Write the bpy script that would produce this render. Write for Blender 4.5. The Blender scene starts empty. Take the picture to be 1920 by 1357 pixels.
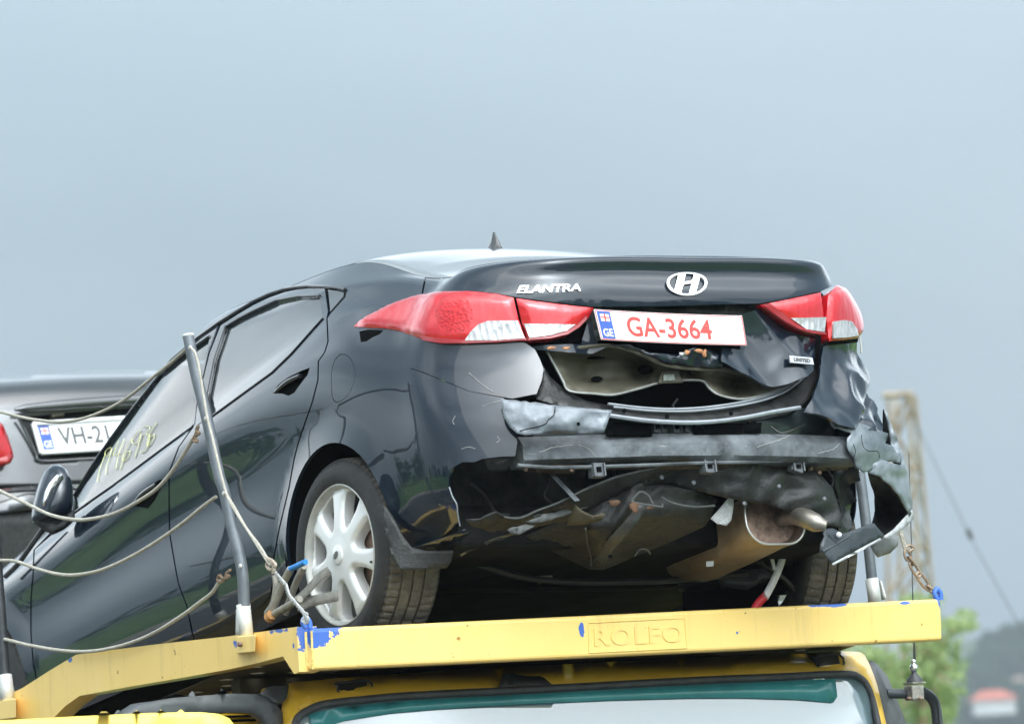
import bpy, bmesh, math, random
import numpy as np
from mathutils import Vector, Matrix, noise
from mathutils.bvhtree import BVHTree
from mathutils.geometry import delaunay_2d_cdt

random.seed(7); rng = np.random.default_rng(7)
scene = bpy.context.scene
col = scene.collection

# ------------------------------------------------------------------ camera, sky, sun, exposure
PW, PH = 1920.0, 1357.0            # the survey of the photograph is in these units
FOC = 9000.0                       # focal length in the same units (about 169 mm on a 36 mm sensor)
CAM_H = 2.3
PITCH = math.atan((1500.0 - PH/2)/FOC)
ROLL = math.radians(3.0)
_f = np.array([0, math.cos(PITCH), math.sin(PITCH)])
_r0 = np.array([1.0, 0, 0]); _u0 = np.cross(_r0, _f)
_r = math.cos(ROLL)*_r0 - math.sin(ROLL)*_u0
_u = math.sin(ROLL)*_r0 + math.cos(ROLL)*_u0
RW = np.array([_r, _u, _f]); CW = np.array([0, 0, CAM_H])

cd = bpy.data.cameras.new('camera'); cam = bpy.data.objects.new('camera', cd); col.objects.link(cam)
cd.sensor_width = 36.0; cd.lens = 36.0*FOC/PW; cd.clip_start = 0.5; cd.clip_end = 6000
m = Matrix.Identity(4)
for i in range(3):
    m[i][0] = _r[i]; m[i][1] = _u[i]; m[i][2] = -_f[i]; m[i][3] = CW[i]
cam.matrix_world = m
cd.dof.use_dof = True; cd.dof.focus_distance = 15.6; cd.dof.aperture_fstop = 4.8
scene.camera = cam

SUN_AZ = math.radians(152.0)       # clockwise from +Y (view direction): behind the camera, a little to the right
SUN_EL = math.radians(42.0)
wd = bpy.data.worlds.new('World'); scene.world = wd; wd.use_nodes = True
nt = wd.node_tree; nt.nodes.clear()
def N(t, **kw):
    n = nt.nodes.new(t)
    for k, v in kw.items():
        setattr(n, k, v)
    return n
out = N('ShaderNodeOutputWorld'); bg = N('ShaderNodeBackground')
sky = N('ShaderNodeTexSky', sky_type='NISHITA', sun_disc=False, sun_elevation=SUN_EL, sun_rotation=SUN_AZ,
        air_density=1.2, dust_density=6.0, ozone_density=1.0)
tc = N('ShaderNodeTexCoord')
mp = N('ShaderNodeMapping'); mp.inputs['Scale'].default_value = (1.0, 1.0, 2.2); mp.inputs['Location'].default_value = (4.63, 4.21, 7.02)
nt.links.new(tc.outputs['Generated'], mp.inputs[0])
nz = N('ShaderNodeTexNoise'); nz.inputs['Scale'].default_value = 0.95; nz.inputs['Detail'].default_value = 7; nz.inputs['Roughness'].default_value = 0.45; nz.inputs['Distortion'].default_value = .4
nt.links.new(mp.outputs[0], nz.inputs['Vector'])
rp = N('ShaderNodeValToRGB'); nt.links.new(nz.outputs['Fac'], rp.inputs[0])
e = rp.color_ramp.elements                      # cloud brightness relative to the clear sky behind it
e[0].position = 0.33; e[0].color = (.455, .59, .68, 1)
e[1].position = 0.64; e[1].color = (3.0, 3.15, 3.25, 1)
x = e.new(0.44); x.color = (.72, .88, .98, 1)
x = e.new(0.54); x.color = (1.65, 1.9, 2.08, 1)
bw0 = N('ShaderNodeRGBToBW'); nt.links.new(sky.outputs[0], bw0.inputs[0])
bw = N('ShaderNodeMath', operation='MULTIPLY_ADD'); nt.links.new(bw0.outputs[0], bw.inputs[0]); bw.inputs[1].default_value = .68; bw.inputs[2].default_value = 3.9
sz = N('ShaderNodeSeparateXYZ'); nt.links.new(tc.outputs['Generated'], sz.inputs[0])      # overcast sky is paler towards the horizon, all round
hg = N('ShaderNodeMapRange', interpolation_type='SMOOTHSTEP'); hg.inputs[1].default_value = 0; hg.inputs[2].default_value = .10; hg.inputs[3].default_value = 1.28; hg.inputs[4].default_value = 1.0
nt.links.new(sz.outputs['Z'], hg.inputs[0])
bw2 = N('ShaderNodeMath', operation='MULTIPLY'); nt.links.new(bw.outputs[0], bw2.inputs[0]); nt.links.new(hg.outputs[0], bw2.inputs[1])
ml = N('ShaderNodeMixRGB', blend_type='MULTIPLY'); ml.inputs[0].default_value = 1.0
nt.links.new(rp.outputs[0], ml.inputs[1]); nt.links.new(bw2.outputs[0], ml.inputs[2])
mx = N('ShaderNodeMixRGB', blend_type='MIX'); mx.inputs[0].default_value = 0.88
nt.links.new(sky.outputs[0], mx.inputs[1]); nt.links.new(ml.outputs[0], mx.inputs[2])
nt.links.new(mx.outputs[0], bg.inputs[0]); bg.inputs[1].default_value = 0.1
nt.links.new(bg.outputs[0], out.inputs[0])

sl = bpy.data.lights.new('sun', 'SUN'); so = bpy.data.objects.new('sun', sl); col.objects.link(so)
sl.energy = 1.2; sl.angle = math.radians(100); sl.color = (1, 0.97, 0.92)
sd = Vector((math.sin(SUN_AZ)*math.cos(SUN_EL), math.cos(SUN_AZ)*math.cos(SUN_EL), math.sin(SUN_EL)))
so.rotation_euler = sd.to_track_quat('Z', 'Y').to_euler()
vs = scene.view_settings; vs.view_transform = 'Standard'; vs.look = 'None'; vs.gamma = 1; vs.exposure = 0.82; vs.use_curve_mapping = False
scene.cycles.max_bounces = 8; scene.cycles.use_denoising = True; scene.cycles.caustics_reflective = False; scene.cycles.caustics_refractive = False

# ------------------------------------------------------------------ frames
# car frame: X right, Y towards the nose, Z up, origin on the deck under the rear axle
def _look(az, el, roll):
    d = np.array([math.sin(az)*math.cos(el), math.cos(az)*math.cos(el), math.sin(el)])
    r = np.cross(d, [0, 0, 1]); r /= np.linalg.norm(r); u = np.cross(r, d)
    c, s = math.cos(roll), math.sin(roll)
    return np.array([c*r + s*u, -s*r + c*u, d])
RC = _look(0.56271156, 0.22146121, -0.12023336)
CC = np.array([-8.434565, -13.141571, -2.533549])
MCW = RW.T @ RC                    # car -> world rotation
ORG = CW - MCW @ CC
CAR = Matrix([[*MCW[i], ORG[i]] for i in range(3)] + [[0, 0, 0, 1]])
# truck frame: level, same heading, origin on the ground below the car's origin
_y = MCW[:, 1].copy(); _y[2] = 0; _y /= np.linalg.norm(_y); _x = np.cross(_y, [0, 0, 1])
KR = np.array([_x, _y, [0, 0, 1.0]]); KO = np.array([ORG[0], ORG[1], 0])
TRK = Matrix([[KR[0][i], KR[1][i], KR[2][i], KO[i]] for i in range(3)] + [[0, 0, 0, 1]])
def _dir(u, v): return np.array([(u - PW/2)/FOC, -(v - PH/2)/FOC, 1.0])
def cY(u, v, y):
    d = _dir(u, v) @ RC; return CC + d*(y - CC[1])/d[1]
def cX(u, v, x):
    d = _dir(u, v) @ RC; return CC + d*(x - CC[0])/d[0]
KC = KR @ (CW - KO)
def kY(u, v, y):
    d = KR @ (_dir(u, v) @ RW); return KC + d*(y - KC[1])/d[1]
def kX(u, v, x):
    d = KR @ (_dir(u, v) @ RW); return KC + d*(x - KC[0])/d[0]
def wY(u, v, y):
    d = _dir(u, v) @ RW; return CW + d*(y - CW[1])/d[1]

# ------------------------------------------------------------------ materials
MATS = {}
def mat(name, base=(.5,.5,.5), rough=.5, metal=0.0, coat=0.0, coat_ior=1.5, coat_rough=.03, spec=.5, var=0.0, vscale=8.0, vcol=None,
        bump=0.0, bscale=40.0, trans=0.0, ior=1.5, rvar=0.0, alpha=1.0, emis=None):
    if name in MATS: return MATS[name]
    M = bpy.data.materials.new(name); M.use_nodes = True; t = M.node_tree
    b = t.nodes['Principled BSDF']; I = b.inputs
    I['Base Color'].default_value = (*base, 1); I['Roughness'].default_value = rough; I['Metallic'].default_value = metal
    I['Coat Weight'].default_value = coat; I['Coat IOR'].default_value = coat_ior; I['Coat Roughness'].default_value = coat_rough
    I['Specular IOR Level'].default_value = spec; I['Transmission Weight'].default_value = trans; I['IOR'].default_value = ior
    I['Alpha'].default_value = alpha
    c = t.nodes.new('ShaderNodeTexCoord')
    if var or rvar:
        n = t.nodes.new('ShaderNodeTexNoise'); n.inputs['Scale'].default_value = vscale; n.inputs['Detail'].default_value = 8; n.inputs['Roughness'].default_value = .65
        t.links.new(c.outputs['Object'], n.inputs['Vector'])
        if var:
            r = t.nodes.new('ShaderNodeValToRGB'); r.color_ramp.elements[0].position = .35; r.color_ramp.elements[1].position = .68
            r.color_ramp.elements[0].color = (*base, 1)
            v = vcol or tuple(min(1, x*(1+var)+.02*var) for x in base)
            r.color_ramp.elements[1].color = (*v, 1)
            t.links.new(n.outputs['Fac'], r.inputs[0]); t.links.new(r.outputs[0], I['Base Color'])
        if rvar:
            mr = t.nodes.new('ShaderNodeMapRange'); mr.inputs[1].default_value = .35; mr.inputs[2].default_value = .7
            mr.inputs[3].default_value = rough; mr.inputs[4].default_value = rough + rvar
            t.links.new(n.outputs['Fac'], mr.inputs[0]); t.links.new(mr.outputs[0], I['Roughness'])
    if bump:
        n2 = t.nodes.new('ShaderNodeTexNoise'); n2.inputs['Scale'].default_value = bscale; n2.inputs['Detail'].default_value = 6
        t.links.new(c.outputs['Object'], n2.inputs['Vector'])
        bp = t.nodes.new('ShaderNodeBump'); bp.inputs['Strength'].default_value = bump; bp.inputs['Distance'].default_value = .01
        t.links.new(n2.outputs['Fac'], bp.inputs['Height']); t.links.new(bp.outputs[0], I['Normal'])
    MATS[name] = M
    return M

def paint_material():
    """black metallic car paint under clear coat, dusty in patches"""
    M = bpy.data.materials.new('black_car_paint'); M.use_nodes = True; t = M.node_tree; b = t.nodes['Principled BSDF']; I = b.inputs
    I['Base Color'].default_value = (.002, .0065, .015, 1); I['Metallic'].default_value = 0; I['Roughness'].default_value = .45; I['Specular IOR Level'].default_value = .2
    I['Coat Weight'].default_value = 1; I['Coat IOR'].default_value = 1.6; I['Coat Roughness'].default_value = .012
    I['Coat Tint'].default_value = (.84, .94, 1, 1)
    c = t.nodes.new('ShaderNodeTexCoord')
    n = t.nodes.new('ShaderNodeTexNoise'); n.inputs['Scale'].default_value = 3.0; n.inputs['Detail'].default_value = 10; n.inputs['Roughness'].default_value = .7
    mpn = t.nodes.new('ShaderNodeMapping'); mpn.inputs['Scale'].default_value = (1, 1, .45)
    t.links.new(c.outputs['Object'], mpn.inputs[0]); t.links.new(mpn.outputs[0], n.inputs['Vector'])
    r = t.nodes.new('ShaderNodeValToRGB'); r.color_ramp.elements[0].position = .42; r.color_ramp.elements[1].position = .85
    r.color_ramp.elements[0].color = (.002, .0065, .015, 1); r.color_ramp.elements[1].color = (.008, .014, .020, 1)
    t.links.new(n.outputs['Fac'], r.inputs[0]); t.links.new(r.outputs[0], I['Base Color'])
    mr = t.nodes.new('ShaderNodeMapRange'); mr.inputs[1].default_value = .45; mr.inputs[2].default_value = .8; mr.inputs[3].default_value = .003; mr.inputs[4].default_value = .02
    t.links.new(n.outputs['Fac'], mr.inputs[0]); t.links.new(mr.outputs[0], I['Coat Roughness'])
    MATS['black_car_paint'] = M
    return M

# ------------------------------------------------------------------ mesh helpers
def setp(o, label=None, cat=None, group=None, kind=None):
    if label: o['label'] = label
    if cat: o['category'] = cat
    if group: o['group'] = group
    if kind: o['kind'] = kind
    return o
def thing(name, label, cat, mw=None, group=None):
    o = bpy.data.objects.new(name, None); o.empty_display_size = .2; col.objects.link(o)
    if mw is not None: o.matrix_world = mw
    return setp(o, label, cat, group)
def obj(name, verts, faces, material, parent=None, smooth=True, solid=0.0, bevel=0.0, label=None, soff=0.0, angle=None):
    me = bpy.data.meshes.new(name)
    me.from_pydata([tuple(map(float, v)) for v in verts], [], [tuple(int(i) for i in f) for f in faces]); me.update()
    o = bpy.data.objects.new(name, me); col.objects.link(o)
    if material: me.materials.append(material)
    if parent is not None: o.parent = parent
    if smooth: me.polygons.foreach_set('use_smooth', [True]*len(me.polygons))
    if angle is not None: me.set_sharp_from_angle(angle=math.radians(angle))
    if solid:
        s = o.modifiers.new('thickness', 'SOLIDIFY'); s.thickness = solid; s.offset = soff
    if bevel:
        s = o.modifiers.new('bevel', 'BEVEL'); s.width = bevel; s.segments = 3; s.limit_method = 'ANGLE'; s.harden_normals = False
    if label: o['label'] = label
    return o
def box_data(c, s, R=None):
    c = np.array(c, float); h = np.array(s, float)/2
    v = np.array([[x, y, z] for x in (-1, 1) for y in (-1, 1) for z in (-1, 1)], float)*h
    if R is not None: v = v @ np.array(R).T
    f = [(0,1,3,2),(4,6,7,5),(0,4,5,1),(2,3,7,6),(0,2,6,4),(1,5,7,3)]
    return v + c, f
def box(name, c, s, material, parent=None, R=None, bevel=.004, label=None):
    v, f = box_data(c, s, R)
    return obj(name, v, f, material, parent, smooth=False, bevel=bevel, label=label)
def hexa(name, P8, material, parent=None, bevel=.004, label=None):
    """box from 8 corners: bottom ring 0-3, top ring 4-7"""
    f = [(3,2,1,0),(4,5,6,7),(0,1,5,4),(1,2,6,5),(2,3,7,6),(3,0,4,7)]
    return obj(name, P8, f, material, parent, smooth=False, bevel=bevel, label=label)
def catmull(P, n=8):
    P = [np.array(p, float) for p in P]
    if len(P) < 3: return [P[0] + (P[-1]-P[0])*t for t in np.linspace(0, 1, n+1)]
    Q = [2*P[0]-P[1]] + P + [2*P[-1]-P[-2]]; out = []
    for i in range(1, len(Q)-2):
        for k in range(n):
            t = k/n; a, b, c, d = Q[i-1:i+3]
            out.append(.5*((2*b)+(c-a)*t+(2*a-5*b+4*c-d)*t*t+(3*b-a-3*c+d)*t**3))
    out.append(P[-1]); return out
def tube_data(P, r, seg=8, caps=True):
    P = np.array(P, float); n = len(P); r = np.full(n, r, float) if np.isscalar(r) else np.interp(np.linspace(0, 1, n), np.linspace(0, 1, len(r)), r)
    T = np.gradient(P, axis=0); T /= np.linalg.norm(T, axis=1)[:, None] + 1e-12
    up = np.array([0, 0, 1.0]); 
    if abs(T[0] @ up) > .9: up = np.array([1.0, 0, 0])
    V = []; 
    a = np.cross(T[0], up); a /= np.linalg.norm(a)
    for i in range(n):
        a = a - T[i]*(a @ T[i]); a /= np.linalg.norm(a) + 1e-12; b = np.cross(T[i], a)
        for k in range(seg):
            th = 2*math.pi*k/seg; V.append(P[i] + r[i]*(math.cos(th)*a + math.sin(th)*b))
    F = []
    for i in range(n-1):
        for k in range(seg):
            k2 = (k+1) % seg; F.append((i*seg+k, i*seg+k2, (i+1)*seg+k2, (i+1)*seg+k))
    if caps:
        F.append(tuple(range(seg))[::-1]); F.append(tuple((n-1)*seg+k for k in range(seg)))
    return V, F
def tube(name, P, r, material, parent=None, seg=8, n=8, smooth=True, label=None):
    V, F = tube_data(catmull(P, n) if n else P, r, seg)
    return obj(name, V, F, material, parent, smooth, label=label, angle=50)
def join(parts):
    V = []; F = []
    for v, f in parts:
        o = len(V); V += [tuple(p) for p in v]; F += [tuple(i+o for i in q) for q in f]
    return V, F
def inpoly(P, poly):
    P = np.asarray(P); poly = np.asarray(poly); x, y = P[:, 0], P[:, 1]; c = np.zeros(len(P), bool)
    j = len(poly)-1
    for i in range(len(poly)):
        xi, yi = poly[i]; xj, yj = poly[j]
        with np.errstate(divide='ignore', invalid='ignore'):
            k = ((yi > y) != (yj > y)) & (x < (xj-xi)*(y-yi)/(yj-yi+1e-30)+xi)
        c ^= k; j = i
    return c
def dist_poly(P, poly):
    P = np.asarray(P, float); A = np.asarray(poly, float); B = np.roll(A, -1, 0); best = np.full(len(P), 1e9)
    for a, b in zip(A, B):
        ab = b-a; t = np.clip(((P-a) @ ab)/(ab @ ab+1e-12), 0, 1); d = np.linalg.norm(P-(a+t[:, None]*ab), axis=1); best = np.minimum(best, d)
    return best
def cdt(outer, holes, step):
    """triangulate an outline with holes and an even fill of inner points -> 2-D verts, tris"""
    outer = np.asarray(outer, float); holes = [np.asarray(h, float) for h in holes]
    lo, hi = outer.min(0), outer.max(0)
    gx = np.arange(lo[0]+step/2, hi[0], step); gy = np.arange(lo[1]+step/2, hi[1], step)
    G = np.array([(x + (step/2 if j % 2 else 0), y) for j, y in enumerate(gy) for x in gx]) if len(gx) and len(gy) else np.zeros((0, 2))
    if len(G):
        k = inpoly(G, outer) & (dist_poly(G, outer) > step*.45)
        for h in holes: k &= ~inpoly(G, h) & (dist_poly(G, h) > step*.45)
        G = G[k]
    vs = [Vector(p) for p in outer]; ed = [(i, (i+1) % len(outer)) for i in range(len(outer))]
    for h in holes:
        o = len(vs); vs += [Vector(p) for p in h]; ed += [(o+i, o+(i+1) % len(h)) for i in range(len(h))]
    vs += [Vector(p) for p in G]
    r = delaunay_2d_cdt(vs, ed, [], 0, 1e-7)
    V = np.array([(v.x, v.y) for v in r[0]]); F = np.array([f for f in r[2] if len(f) == 3], int)
    cen = V[F].mean(1); k = inpoly(cen, outer)
    for h in holes: k &= ~inpoly(cen, h)
    F = F[k]
    A = V[F]; ar = (A[:,1,0]-A[:,0,0])*(A[:,2,1]-A[:,0,1])-(A[:,1,1]-A[:,0,1])*(A[:,2,0]-A[:,0,0])
    F = F[np.abs(ar) > 1e-10]; ar = ar[np.abs(ar) > 1e-10]
    F[ar < 0] = F[ar < 0][:, ::-1]
    return V, F
def densify(pts, d):
    out = []; n = len(pts)
    for i in range(n):
        a = np.array(pts[i], float); b = np.array(pts[(i+1) % n], float); k = max(1, int(np.linalg.norm((b-a)[:2])/d))
        for j in range(k): out.append(a+(b-a)*j/k)
    return np.array(out)
def chaikin(pts, n=2):
    P = np.array(pts, float)
    for _ in range(n):
        Q = np.roll(P, -1, 0); P = np.stack([.75*P+.25*Q, .25*P+.75*Q], 1).reshape(-1, P.shape[1])
    return P
def tps(ctrl):
    """smooth depth field through (u, v, d) points"""
    C = np.array(ctrl, float); X = C[:, :2]/100; d = C[:, 2]; n = len(C)
    def phi(r): return np.where(r > 1e-9, r*r*np.log(r+1e-12), 0)
    A = np.zeros((n+3, n+3)); r = np.linalg.norm(X[:, None]-X[None], axis=2); A[:n, :n] = phi(r)+np.eye(n)*1e-3
    A[:n, n] = 1; A[:n, n+1:] = X; A[n, :n] = 1; A[n+1:, :n] = X.T
    w = np.linalg.solve(A+np.eye(n+3)*1e-9, np.concatenate([d, [0, 0, 0]]))
    def f(P):
        P = np.asarray(P, float)/100; r = np.linalg.norm(P[:, None]-X[None], axis=2)
        return phi(r) @ w[:n] + w[n] + P @ w[n+1:]
    return f
def rough_edge(pts, amp, d=7, seed=0):
    P = densify(pts, d); r = np.random.default_rng(seed)
    P[:, :2] += r.normal(0, amp, (len(P), 2)); return P
def sheet(name, outline, material, parent, proj=cY, ctrl=(), holes=(), step=9, solid=.003, disp=None, dens=9, label=None, smooth=True, rough=0, seed=0, angle=None):
    """a thin real panel: outline points carry (u, v, depth)"""
    O = [tuple(p) for p in outline]; f = tps(list(O)+list(ctrl))
    o2 = rough_edge([p[:2] for p in O], rough, dens, seed) if rough else densify([p[:2] for p in O], dens)
    h2 = [densify([p[:2] for p in h], dens) for h in holes]
    V, F = cdt(o2, h2, step); D = f(V)
    if disp is not None: D = D + np.array([disp(*p) for p in V])
    P = [proj(u, v, d) for (u, v), d in zip(V, D)]
    F = F[:, ::-1] if proj in (cY, kY, wY) else F
    return obj(name, P, F, material, parent, smooth, solid=solid, label=label, angle=angle)
def ribbon(name, pts, wid, material, parent, solid=.002, wdir=None, n=6, label=None):
    P = np.array(catmull(pts, n)); T = np.gradient(P, axis=0); T /= np.linalg.norm(T, axis=1)[:, None]+1e-9
    w = np.array(wdir if wdir is not None else (0, 0, 1.0)); 
    A = np.array([w - t*(t @ w) for t in T]); A /= np.linalg.norm(A, axis=1)[:, None]+1e-9
    W = wid if np.isscalar(wid) else np.interp(np.linspace(0, 1, len(P)), np.linspace(0, 1, len(wid)), wid)[:, None]
    V = list(P - A*W/2) + list(P + A*W/2); k = len(P)
    F = [(i, i+1, k+i+1, k+i) for i in range(k-1)]
    return obj(name, V, F, material, parent, solid=solid, label=label)
def lathe(prof, seg=64, axis='x'):
    """prof: list of (axial, radius)"""
    V = []; F = []; n = len(prof)
    for k in range(seg):
        t = 2*math.pi*k/seg; c, s = math.cos(t), math.sin(t)
        for a, r in prof:
            V.append((a, r*c, r*s) if axis == 'x' else ((r*c, a, r*s) if axis == 'y' else (r*c, r*s, a)))
    for k in range(seg):
        for i in range(n-1):
            a = k*n+i; b = ((k+1) % seg)*n+i; F.append((a, a+1, b+1, b))
    return V, F
_font = {}
def glyphs(text, shear=0.0, spacing=1.0, bold=.018):
    """flat filled lettering as verts in a 0..1 box plus faces, and its aspect"""
    cu = bpy.data.curves.new('lettering', 'FONT'); cu.body = text; cu.shear = shear; cu.space_character = spacing; cu.resolution_u = 4; cu.offset = bold
    ob = bpy.data.objects.new('lettering', cu); col.objects.link(ob)
    dg = bpy.context.evaluated_depsgraph_get(); me = bpy.data.meshes.new_from_object(ob.evaluated_get(dg))
    V = np.array([v.co[:2] for v in me.vertices]); F = [tuple(p.vertices) for p in me.polygons]
    bpy.data.objects.remove(ob); bpy.data.meshes.remove(me); bpy.data.curves.remove(cu)
    lo, hi = V.min(0), V.max(0); asp = (hi[0]-lo[0])/(hi[1]-lo[1])
    return (V-lo)/(hi-lo), F, asp
def bil(q, a, b):
    """q: corners TL, TR, BR, BL; a right, b up"""
    q = [np.array(c, float) for c in q]
    return (q[3]*(1-a)+q[2]*a)*(1-b)+(q[0]*(1-a)+q[1]*a)*b
# ================================================================== materials in use
PAINT = paint_material()
BLK = mat('black_plastic', (.018, .020, .022), .45, var=1.2, vscale=14, bump=.15, bscale=120)
DUSTBLK = mat('dusty_black_plastic', (.013, .0145, .015), .55, var=2.2, vscale=9, bump=.3, bscale=90, vcol=(.040, .041, .038))
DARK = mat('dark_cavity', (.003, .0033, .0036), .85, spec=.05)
RUBBER = mat('tyre_rubber', (.012, .0125, .013), .6, var=1.0, vscale=30, bump=.2, bscale=150, vcol=(.026, .026, .026))
TREAD = mat('dusty_tread_rubber', (.06, .056, .048), .9, var=1.0, vscale=22, bump=.4, bscale=120, vcol=(.13, .12, .10))
ALLOY = mat('silver_alloy', (.80, .80, .79), .32, .3, coat=.4, var=.0, rvar=.15, vscale=10)
ALLOYIN = mat('dirty_alloy', (.42, .42, .39), .5, .3, var=.4, vscale=12)
CHROME = mat('chrome', (.82, .83, .84), .12, 1.0)
RED = mat('red_lamp_lens', (.66, .014, .022), .28, .35, coat=1, coat_ior=1.55, coat_rough=.02)
RED2 = mat('red_reflector', (.60, .010, .016), .22, .5, coat=1, coat_rough=.02)
REDDK = mat('deep_red_lens', (.30, .003, .006), .12, coat=1)
CLEAR = mat('clear_lamp_lens', (.56, .56, .56), .16, .4, coat=1, var=.3, vscale=26, vcol=(.40, .40, .40), bump=.12, bscale=70)
GLASS_T = mat('tinted_side_glass', (.014, .019, .022), .08, 0, coat=1, coat_ior=1.32, coat_rough=.015, var=.6, vscale=5)
TRIM = mat('gloss_black_trim', (.012, .014, .016), .25, coat=.6)
GAP = mat('panel_gap_black', (.004, .004, .005), .9, spec=.1)
PRIMER = mat('scuffed_grey_bumper', (.115, .135, .155), .42, .2, coat=.4, var=.6, vscale=16, rvar=.25, vcol=(.22, .245, .27), bump=.3, bscale=30)
OLIVE = mat('olive_inner_panel', (.062, .057, .038), .5, .1, var=.8, vscale=9, vcol=(.135, .125, .09), rvar=.2, bump=.15, bscale=20)
STEEL = mat('scraped_bumper_beam', (.055, .062, .068), .5, .35, var=1.5, vscale=9, rvar=.3, vcol=(.20, .22, .235), bump=.5, bscale=35)
LINER = mat('dirty_underbody_liner', (.010, .0105, .0105), .6, var=1.3, vscale=6, bump=.5, bscale=40, vcol=(.034, .0335, .030))
RUST = mat('rusty_steel', (.16, .10, .07), .6, .5, var=1.0, vscale=18, vcol=(.36, .25, .19), bump=.4, bscale=60)
MUFF = mat('heat_stained_steel', (.25, .185, .12), .42, .5, var=1.0, vscale=8, vcol=(.46, .36, .26), rvar=.2)
MUFFLIP = mat('bare_steel_lip', (.62, .60, .56), .35, .8)
FOIL = mat('aluminium_heat_shield', (.86, .86, .86), .4, .4, bump=1.0, bscale=220)
WHITE = mat('white_plate', (.80, .80, .80), .35, coat=.3, var=.05, vscale=20)
REDINK = mat('red_plate_print', (.72, .065, .055), .4)
BLUEINK = mat('blue_plate_print', (.045, .11, .42), .4)
WHITEINK = mat('white_plate_print', (.85, .85, .85), .4)
GREYINK = mat('grey_plate_print', (.10, .10, .10), .4)
CHALK = mat('yellow_window_chalk', (.85, .85, .42), .9)
RUSTCH = mat('orange_rust_chips', (.26, .11, .045), .8, var=1, vscale=80)
SILVER = mat('brushed_silver', (.55, .57, .60), .3, .8)

CARO = thing('crashed_sedan', 'black sedan with smashed rear bumper strapped nose-down on the yellow transporter deck', 'car', CAR)

# ================================================================== body surface
# control net: lines (bottom to roof rail) by stations (nose, along the left side, round the corner, to the middle of the tail)
YS = [3.45, 3.0, 2.5, 1.93, 1.3, .75, .2, -.2, -.48]
SIDE = [  # (half width, height) per line A..J
 [(.66,.22),(.71,.33),(.73,.44),(.73,.54),(.71,.62),(.67,.68),(.63,.72),(.58,.75),(.52,.77),(.45,.785)],
 [(.79,.22),(.845,.33),(.865,.46),(.868,.58),(.855,.68),(.81,.75),(.77,.795),(.72,.825),(.66,.85),(.58,.87)],
 [(.81,.21),(.862,.33),(.876,.48),(.876,.62),(.876,.735),(.838,.80),(.81,.85),(.77,.885),(.72,.91),(.66,.93)],
 [(.82,.20),(.862,.33),(.876,.48),(.870,.63),(.880,.775),(.842,.868),(.815,.92),(.79,.97),(.765,1.02),(.735,1.08)],
 [(.82,.20),(.864,.33),(.878,.50),(.870,.68),(.884,.85),(.838,.955),(.795,1.07),(.75,1.19),(.67,1.335),(.615,1.385)],
 [(.82,.20),(.864,.33),(.878,.50),(.870,.70),(.886,.895),(.828,1.03),(.79,1.12),(.75,1.21),(.685,1.325),(.61,1.388)],
 [(.80,.22),(.86,.33),(.878,.50),(.882,.72),(.882,.93),(.808,1.095),(.772,1.16),(.735,1.22),(.70,1.262),(.585,1.346)],
 [(.80,.24),(.86,.34),(.882,.50),(.888,.70),(.876,.89),(.818,1.045),(.772,1.10),(.728,1.145),(.682,1.183),(.618,1.203)],
 [(.79,.26),(.85,.35),(.874,.49),(.874,.66),(.848,.84),(.793,.98),(.757,1.032),(.722,1.066),(.686,1.094),(.645,1.112)]]
REAR = [  # (half width, y, height)
 [(.74,-.70,.27),(.80,-.715,.36),(.818,-.72,.48),(.815,-.70,.64),(.80,-.668,.80),(.782,-.672,.95),(.74,-.66,1.02),(.705,-.65,1.06),(.675,-.635,1.09),(.645,-.61,1.108)],
 [(.50,-.86,.27),(.53,-.895,.36),(.54,-.905,.48),(.54,-.882,.62),(.55,-.838,.80),(.55,-.850,.93),(.545,-.850,.99),(.54,-.843,1.03),(.535,-.846,1.066),(.53,-.80,1.085)],
 [(.26,-.92,.27),(.27,-.95,.36),(.27,-.96,.48),(.27,-.938,.62),(.27,-.888,.80),(.27,-.90,.93),(.27,-.898,.985),(.27,-.886,1.03),(.27,-.896,1.07),(.27,-.85,1.088)],
 [(0,-.935,.27),(0,-.965,.36),(0,-.975,.48),(0,-.952,.62),(0,-.898,.80),(0,-.912,.93),(0,-.909,.985),(0,-.897,1.03),(0,-.908,1.07),(0,-.865,1.09)]]
NET = np.zeros((25, 10, 3))
for i, y in enumerate(YS):
    for j, (w, z) in enumerate(SIDE[i]): NET[i, j] = (-w, y, z)
for i, row in enumerate(REAR):
    for j, (w, y, z) in enumerate(row): NET[9+i, j] = (-w, y, z)
for i in range(12):
    NET[24-i] = NET[i]*np.array([-1, 1, 1])
for i, dz in ((13, .012), (14, .026), (15, .036), (16, .02)):     # the lid sits crooked: higher on the right
    NET[i, 6:, 2] += dz*np.linspace(.5, 1, 4)
def spl_w(n, t):
    """natural cubic spline weights"""
    A = np.zeros((n, n)); B = np.zeros((n, n)); A[0, 0] = A[-1, -1] = 1
    for i in range(1, n-1):
        A[i, i-1:i+2] = (1, 4, 1); B[i, i-1:i+2] = (6, -12, 6)
    Mx = np.linalg.solve(A, B); t = np.clip(np.asarray(t, float), 0, n-1); i = np.minimum(t.astype(int), n-2); x = (t-i)[:, None]; E = np.eye(n)
    return E[i]*(1-x)+E[i+1]*x+((1-x)**3-(1-x))/6*Mx[i]+(x**3-x)/6*Mx[i+1]
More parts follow.
